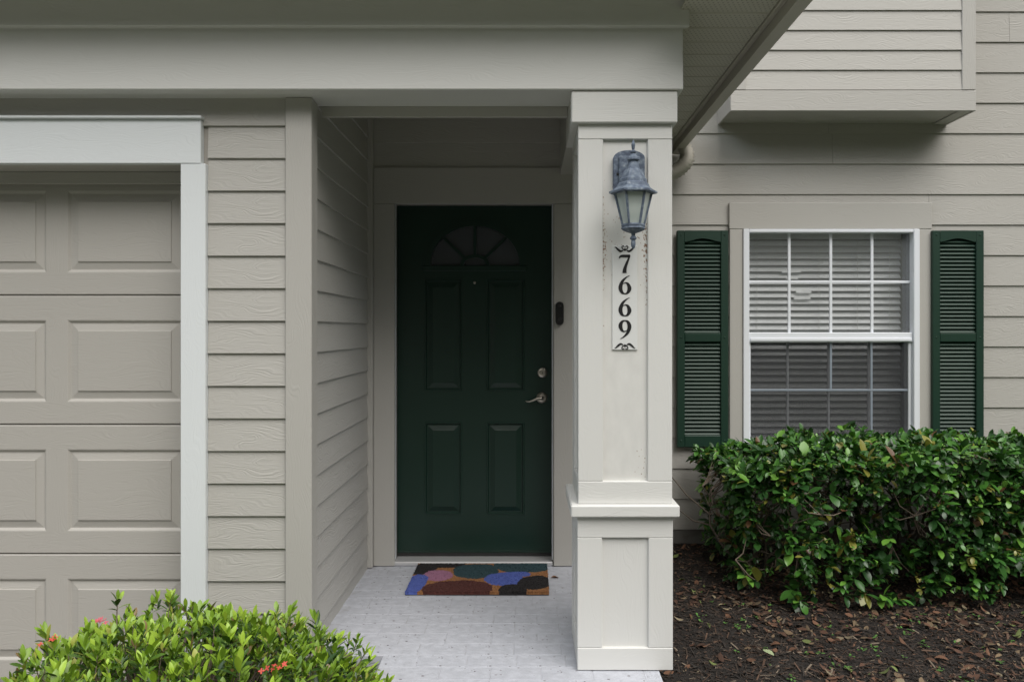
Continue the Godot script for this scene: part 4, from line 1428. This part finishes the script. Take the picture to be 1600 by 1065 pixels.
# low clipped bush with small upright leaves and a few red flowers, in front of the garage
func make_bush() -> void:
	var ctr := Vector3(-1.135, -0.1, -2.42)
	var b := node("flowering_bush", self, ctr)
	tag(b, "low bright green bush with small red flowers before the garage", "bush")
	var tones := [Color(0.028, 0.068, 0.012), Color(0.07, 0.145, 0.018), Color(0.175, 0.295, 0.026), Color(0.29, 0.43, 0.04), Color(0.30, 0.32, 0.06), Color(0.20, 0.13, 0.05)]
	var mats := []
	for k in tones.size():
		mats.append(leaf_mat("bush_leaf_%d" % k, tones[k], 0.38))
	var meshes := [leaf_mesh(1.0, 0.36, 0.3, 0.12, 0.8), leaf_mesh(1.0, 0.42, 0.15, 0.25, 0.95), leaf_mesh(1.0, 0.33, 0.45, -0.05, 0.7)]
	var rim := noise(2.4, 3, 95)
	var half := Vector3(0.63, 0.47, 0.55)
	var list := []
	var bark := mb()
	var count := 0
	while count < 1600:
		# a point on the rounded block, pulled a little inwards
		var d := Vector3(rng.randfn(), absf(rng.randfn()) * 1.1, rng.randfn()).normalized()
		var e := 3.4
		var k := pow(pow(absf(d.x), e) + pow(absf(d.y), e) + pow(absf(d.z), e), -1.0 / e)
		var s := d * k
		var nrm := Vector3(signf(s.x) * pow(absf(s.x), e - 1.0) / half.x, pow(absf(s.y), e - 1.0) / half.y, signf(s.z) * pow(absf(s.z), e - 1.0) / half.z).normalized()
		var depth := rng.randf()
		depth = depth * depth * 0.16
		var p := ctr + s * half + nrm * (rim.get_noise_3dv(s * 0.9) * 0.085 - depth)
		p.y -= 0.04 * smoothstep(-1.3, -1.75, p.x)
		if p.y < -0.02 or p.z < -3.08:
			continue
		count += 1
		var axis := (nrm * 0.75 + Vector3(0, 0.75, 0) + Vector3(rng.randf_range(-0.45, 0.45), rng.randf_range(-0.2, 0.3), rng.randf_range(-0.45, 0.45))).normalized()
		var young := rng.randf()
		var long := rng.randf_range(0.026, 0.05)
		if rng.randf() < 0.13 and depth < 0.03:
			p += axis * rng.randf_range(0.015, 0.04)
			long *= 1.15
		var n := rng.randi_range(7, 10)
		var a0 := rng.randf() * TAU
		var sx := axis.cross(Vector3(0.9, 0.1, 0.3)).normalized()
		var sy := sx.cross(axis)
		for q in n:
			var t := float(q) / n
			var a := a0 + q * 2.4
			var tilt := lerpf(0.18, 1.15, t) + rng.randf_range(-0.15, 0.15)
			var dir := axis * cos(tilt) + (sx * cos(a) + sy * sin(a)) * sin(tilt)
			var tn := 1
			var r := rng.randf()
			if t < 0.45:
				tn = 3 if r < young * 0.8 else 2
			else:
				tn = 2 if r < 0.3 else (1 if r < 0.72 else 0)
			if rng.randf() < 0.05:
				tn = 4
			if rng.randf() < 0.015:
				tn = 5
			var c: Color = tones[tn] * rng.randf_range(0.8, 1.2)
			c.a = 1.0
			list.append({"t": aim(dir, rng.randf_range(-0.4, 0.4), long * rng.randf_range(0.75, 1.15), p - axis * 0.045 * t), "shape": rng.randi() % 3, "tone": tn, "c": c, "show": exp(-depth * 20.0) * (1.0 if p.z < -2.3 else 0.3)})
		if count % 3 == 0:
			var inner := p - axis * 0.05
			var root := ctr + Vector3((p.x - ctr.x) * 0.55, rng.randf_range(0.06, 0.2), (p.z - ctr.z) * 0.5)
			var mid := inner.lerp(root, 0.5) + Vector3(rng.randf_range(-0.04, 0.04), rng.randf_range(-0.02, 0.02), rng.randf_range(-0.04, 0.04))
			tube(bark, [p, inner, mid, root], [0.0015, 0.002, 0.003, 0.004], 4)
	obj("twigs", bark, M.twig, b)
	for k in 9:
		var st := mb()
		var p := ctr + Vector3(rng.randf_range(-0.4, 0.4), -0.01, rng.randf_range(-0.3, 0.3))
		tube(st, [p, p + Vector3(rng.randf_range(-0.05, 0.05), 0.12, rng.randf_range(-0.05, 0.05)), p + Vector3(rng.randf_range(-0.14, 0.14), 0.27, rng.randf_range(-0.14, 0.14))], [0.012, 0.009, 0.006], 6)
		obj("stem", st, M.bark, b)
	hang_leaves(b, list, meshes, mats)
	# flower heads
	mat("coral_petal", Color(0.50, 0.06, 0.04), 0.6)
	mat("pink_petal", Color(0.52, 0.10, 0.13), 0.6)
	var petal := leaf_mesh(0.0095, 0.0052, 0.1, 0.2, 0.9)
	for f in [[Vector3(-1.4896, 0.3414, -2.66), "pink_petal", 8], [Vector3(-1.5125, 0.3739, -2.42), "coral_petal", 4], [Vector3(-0.7467, 0.3625, -2.24), "coral_petal", 4], [Vector3(-0.7200, 0.3694, -2.25), "coral_petal", 3]]:
		var st := mb()
		for k in f[2]:
			var c := Vector3(rng.randfn() * 0.012, rng.randf_range(-0.004, 0.01), rng.randfn() * 0.01)
			var nn := (Vector3(0, 0.8, 0.4) + Vector3(rng.randf_range(-0.6, 0.6), rng.randf_range(-0.3, 0.3), rng.randf_range(-0.4, 0.4))).normalized()
			var sx := nn.cross(Vector3(1, 0.2, 0.1)).normalized()
			var sy := sx.cross(nn)
			for q in 4:
				var a: float = q * PI / 2 + k
				var dir := (sx * cos(a) + sy * sin(a) + nn * 0.25).normalized()
				var x := dir.cross(nn).normalized()
				st.append_from(petal, 0, Transform3D(Basis(x, dir, x.cross(dir)), c))
		obj("flower_head", st, M[f[1]], b, f[0])

func scatter(called: String, label: String, category: String, mesh: Mesh, m: Material, items: Array) -> void:
	var mm := MultiMesh.new()
	mm.transform_format = MultiMesh.TRANSFORM_3D
	mm.use_colors = true
	mm.mesh = mesh
	mm.instance_count = items.size()
	for k in items.size():
		mm.set_instance_transform(k, items[k][0])
		mm.set_instance_color(k, items[k][1])
	var o := MultiMeshInstance3D.new()
	o.name = called
	o.multimesh = mm
	o.material_override = m
	add_child(o, true)
	tag(o, label, category, "", "stuff")

func make_litter() -> void:
	var nz := noise(1.2, 4, 61)
	var ground := func(x: float, z: float) -> float:
		return -0.105 + nz.get_noise_2d(x, z) * 0.03
	var white := mat("litter", Color(1, 1, 1), 0.9)
	white.vertex_color_use_as_albedo = true
	white.cull_mode = BaseMaterial3D.CULL_DISABLED
	var st := mb()
	cbox(st, Vector3(-0.5, -0.1, -0.17), Vector3(0.5, 0.1, 0.17), 0.05)
	var chip := st.commit()
	var items := []
	for k in 30000:
		var x := rng.randf_range(0.53, 3.9)
		var z := -rng.randf_range(2.75, 5.22)
		if x > 0.9 * -z + 0.4:
			continue
		var s := rng.randf_range(0.008, 0.026)
		var thin := rng.randf_range(0.5, 1.2)
		if rng.randf() < 0.22:
			s = rng.randf_range(0.03, 0.085)
			thin = rng.randf_range(0.12, 0.4)
		var b := Basis.from_euler(Vector3(rng.randf_range(-0.4, 0.4), rng.randf() * TAU, rng.randf_range(-0.4, 0.4))).scaled_local(Vector3(s, s * rng.randf_range(0.25, 0.7) * minf(thin, 1.0), s * thin))
		var r := rng.randf()
		var c := Color(0.022, 0.018, 0.015)
		if r > 0.5:
			c = Color(0.042, 0.029, 0.021)
		if r > 0.82:
			c = Color(0.085, 0.05, 0.033)
		if r > 0.95:
			c = Color(0.17, 0.135, 0.10)
		items.append([Transform3D(b, Vector3(x, ground.call(x, z) + rng.randf_range(-0.002, 0.01), z)), c * rng.randf_range(0.6, 1.4)])
	scatter("mulch_chips", "dark bark chips strewn over the bed beneath the hedge", "mulch", chip, white, items)
	var patch := noise(0.9, 3, 62)
	for kind in 3:
		items = []
		var flat := leaf_mesh(1.0, [0.5, 0.62, 0.34][kind], [0.5, 0.15, 0.9][kind], [0.35, 0.06, 0.2][kind], 0.6)
		for k in 3600:
			var x := rng.randf_range(0.53, 3.9)
			var z := -rng.randf_range(2.75, 5.2)
			if x > 0.9 * -z + 0.4 or (x < 1.2 and z > -4.0 and rng.randf() < 0.8) or patch.get_noise_2d(x, z) < rng.randf_range(-0.5, 0.2):
				continue
			var s := 0.01 + 0.046 * pow(rng.randf(), 2.6)
			var b := Basis.from_euler(Vector3(-PI / 2 + rng.randf_range(-0.4, 0.4), 0, 0)).scaled_local(Vector3(s, s, s))
			b = Basis(Vector3.UP, rng.randf() * TAU) * Basis(Vector3(0, 0, 1), rng.randf_range(-0.5, 0.5) + (PI if rng.randf() < 0.4 else 0.0)) * b
			var r := rng.randf()
			var c := Color(0.085, 0.042, 0.025)
			if r > 0.4:
				c = Color(0.14, 0.07, 0.04)
			if r > 0.7:
				c = Color(0.17, 0.12, 0.07)
			if r > 0.9:
				c = Color(0.27, 0.22, 0.14)
			if r > 0.96:
				c = Color(0.16, 0.20, 0.06)
			items.append([Transform3D(b, Vector3(x, ground.call(x, z) + 0.007 + rng.randf() * 0.012, z)), c * rng.randf_range(0.45, 1.1)])
		scatter("leaf_litter" + ["", "_001", "_002"][kind], ["dry curled brown leaves scattered over the mulch", "flat dry leaves lying over the mulch", "narrow folded dry leaves scattered over the mulch"][kind], "leaf litter", flat, white, items)
	items = []
	var blade := leaf_mesh(1.0, 0.6, 0.2, 0.2, 0.8)
	for k in 420:
		var x := rng.randf_range(0.7, 3.8)
		var z := -rng.randf_range(2.8, 4.5)
		if x > 0.9 * -z + 0.4 or nz.get_noise_2d(x * 2.0 + 40.0, z * 2.0) < 0.0:
			continue
		for q in rng.randi_range(3, 6):
			var a := rng.randf() * TAU
			var dir := Vector3(cos(a), rng.randf_range(0.15, 0.9), sin(a))
			items.append([aim(dir, 0.0, rng.randf_range(0.008, 0.02), Vector3(x + rng.randfn() * 0.008, ground.call(x, z) + 0.008, z + rng.randfn() * 0.008)), Color(0.07, 0.17, 0.03) * rng.randf_range(0.6, 1.4)])
	scatter("weed_seedlings", "tiny green weed seedlings sprouting through the mulch", "weeds", blade, white, items)
	# single leaves that stand out
	var one := mat("brown_leaf", Color(0.16, 0.075, 0.035), 0.8)
	one.cull_mode = BaseMaterial3D.CULL_DISABLED
	st = mb()
	st.append_from(leaf_mesh(0.055, 0.026, 0.6, 0.3, 0.6), 0, Transform3D(Basis.from_euler(Vector3(-PI / 2, 0, 0)), Vector3(0, 0.004, 0.027)))
	var o := obj("fallen_leaf", st, one, self, Vector3(0.1540, 0.003, -4.2))
	o.rotation.y = -1.1
	tag(o, "curled brown leaf lying on the porch floor beside the doormat", "leaf", "single fallen leaves")
	one = mat("pale_leaf", Color(0.30, 0.36, 0.20), 0.7)
	one.cull_mode = BaseMaterial3D.CULL_DISABLED
	st = mb()
	st.append_from(leaf_mesh(0.06, 0.034, 0.2, 0.15, 0.7), 0, Transform3D(Basis.from_euler(Vector3(-PI / 2 + 0.25, 0, 0)), Vector3(0, 0.0, 0.03)))
	o = obj("fallen_leaf_001", st, one, self, Vector3(1.0744, -0.084, -3.42))
	o.rotation.y = 0.6
	tag(o, "pale green leaf lying on dark mulch right of the column", "leaf", "single fallen leaves")

# ------------------------------------------------------------------

func _ready() -> void:
	rng.seed = 7
	# camera: level, square to the facade, lens shifted a little
	var cam := Camera3D.new()
	cam.name = "camera"
	cam.near = 0.1
	cam.far = 800.0
	cam.projection = Camera3D.PROJECTION_FRUSTUM
	cam.size = 0.1 * 1065.0 / 1200.0
	cam.frustum_offset = Vector2(-0.1 * 24.0 / 1200.0, -0.1 * 15.5 / 1200.0)
	cam.position = Vector3(0, 1.35, 0)
	add_child(cam)
	cam.current = true
	# overcast sky
	var env := Environment.new()
	env.background_mode = Environment.BG_SKY
	var sm := ProceduralSkyMaterial.new()
	sm.sky_top_color = Color(0.935, 0.97, 1.0)
	sm.sky_horizon_color = Color(0.785, 0.82, 0.86)
	sm.sky_curve = 0.6
	sm.ground_horizon_color = Color(0.3, 0.3, 0.28)
	sm.ground_bottom_color = Color(0.2, 0.2, 0.18)
	sm.sky_energy_multiplier = 1.0
	var sky := Sky.new()
	sky.sky_material = sm
	env.sky = sky
	env.tonemap_mode = Environment.TONE_MAPPER_LINEAR
	env.tonemap_exposure = 2.85
	env.ssao_enabled = true
	env.ssil_enabled = true
	env.sdfgi_enabled = true
	var we := WorldEnvironment.new()
	we.name = "world_environment"
	we.environment = env
	add_child(we)
	var sun := DirectionalLight3D.new()
	sun.name = "sun"
	sun.light_energy = 0.35
	sun.light_angular_distance = 50.0
	sun.light_color = Color(1.0, 0.985, 0.965)
	sun.shadow_enabled = true
	add_child(sun)
	sun.look_at_from_position(Vector3(1.3, 4.0, 2.6), Vector3.ZERO)

	make_materials()
	spatter_material()
	make_ground()
	house = Node3D.new()
	house.name = "house"
	add_child(house)
	tag(house, "beige lap-sided house front with garage, recessed entry porch and cream column", "house")
	make_garage()
	make_porch()
	make_entry_door()
	make_column()
	make_main_wall()
	make_window()
	make_eaves()
	make_blind()
	make_shutter(1.1885, "dark green louvered shutter between the cream column and the window")
	make_shutter(2.9191, "dark green louvered shutter right of the window, partly behind the hedge")
	make_lantern()
	make_plaque()
	make_doorbell()
	make_doormat()
	make_hedge()
	make_bush()
	make_litter()
	make_wood()
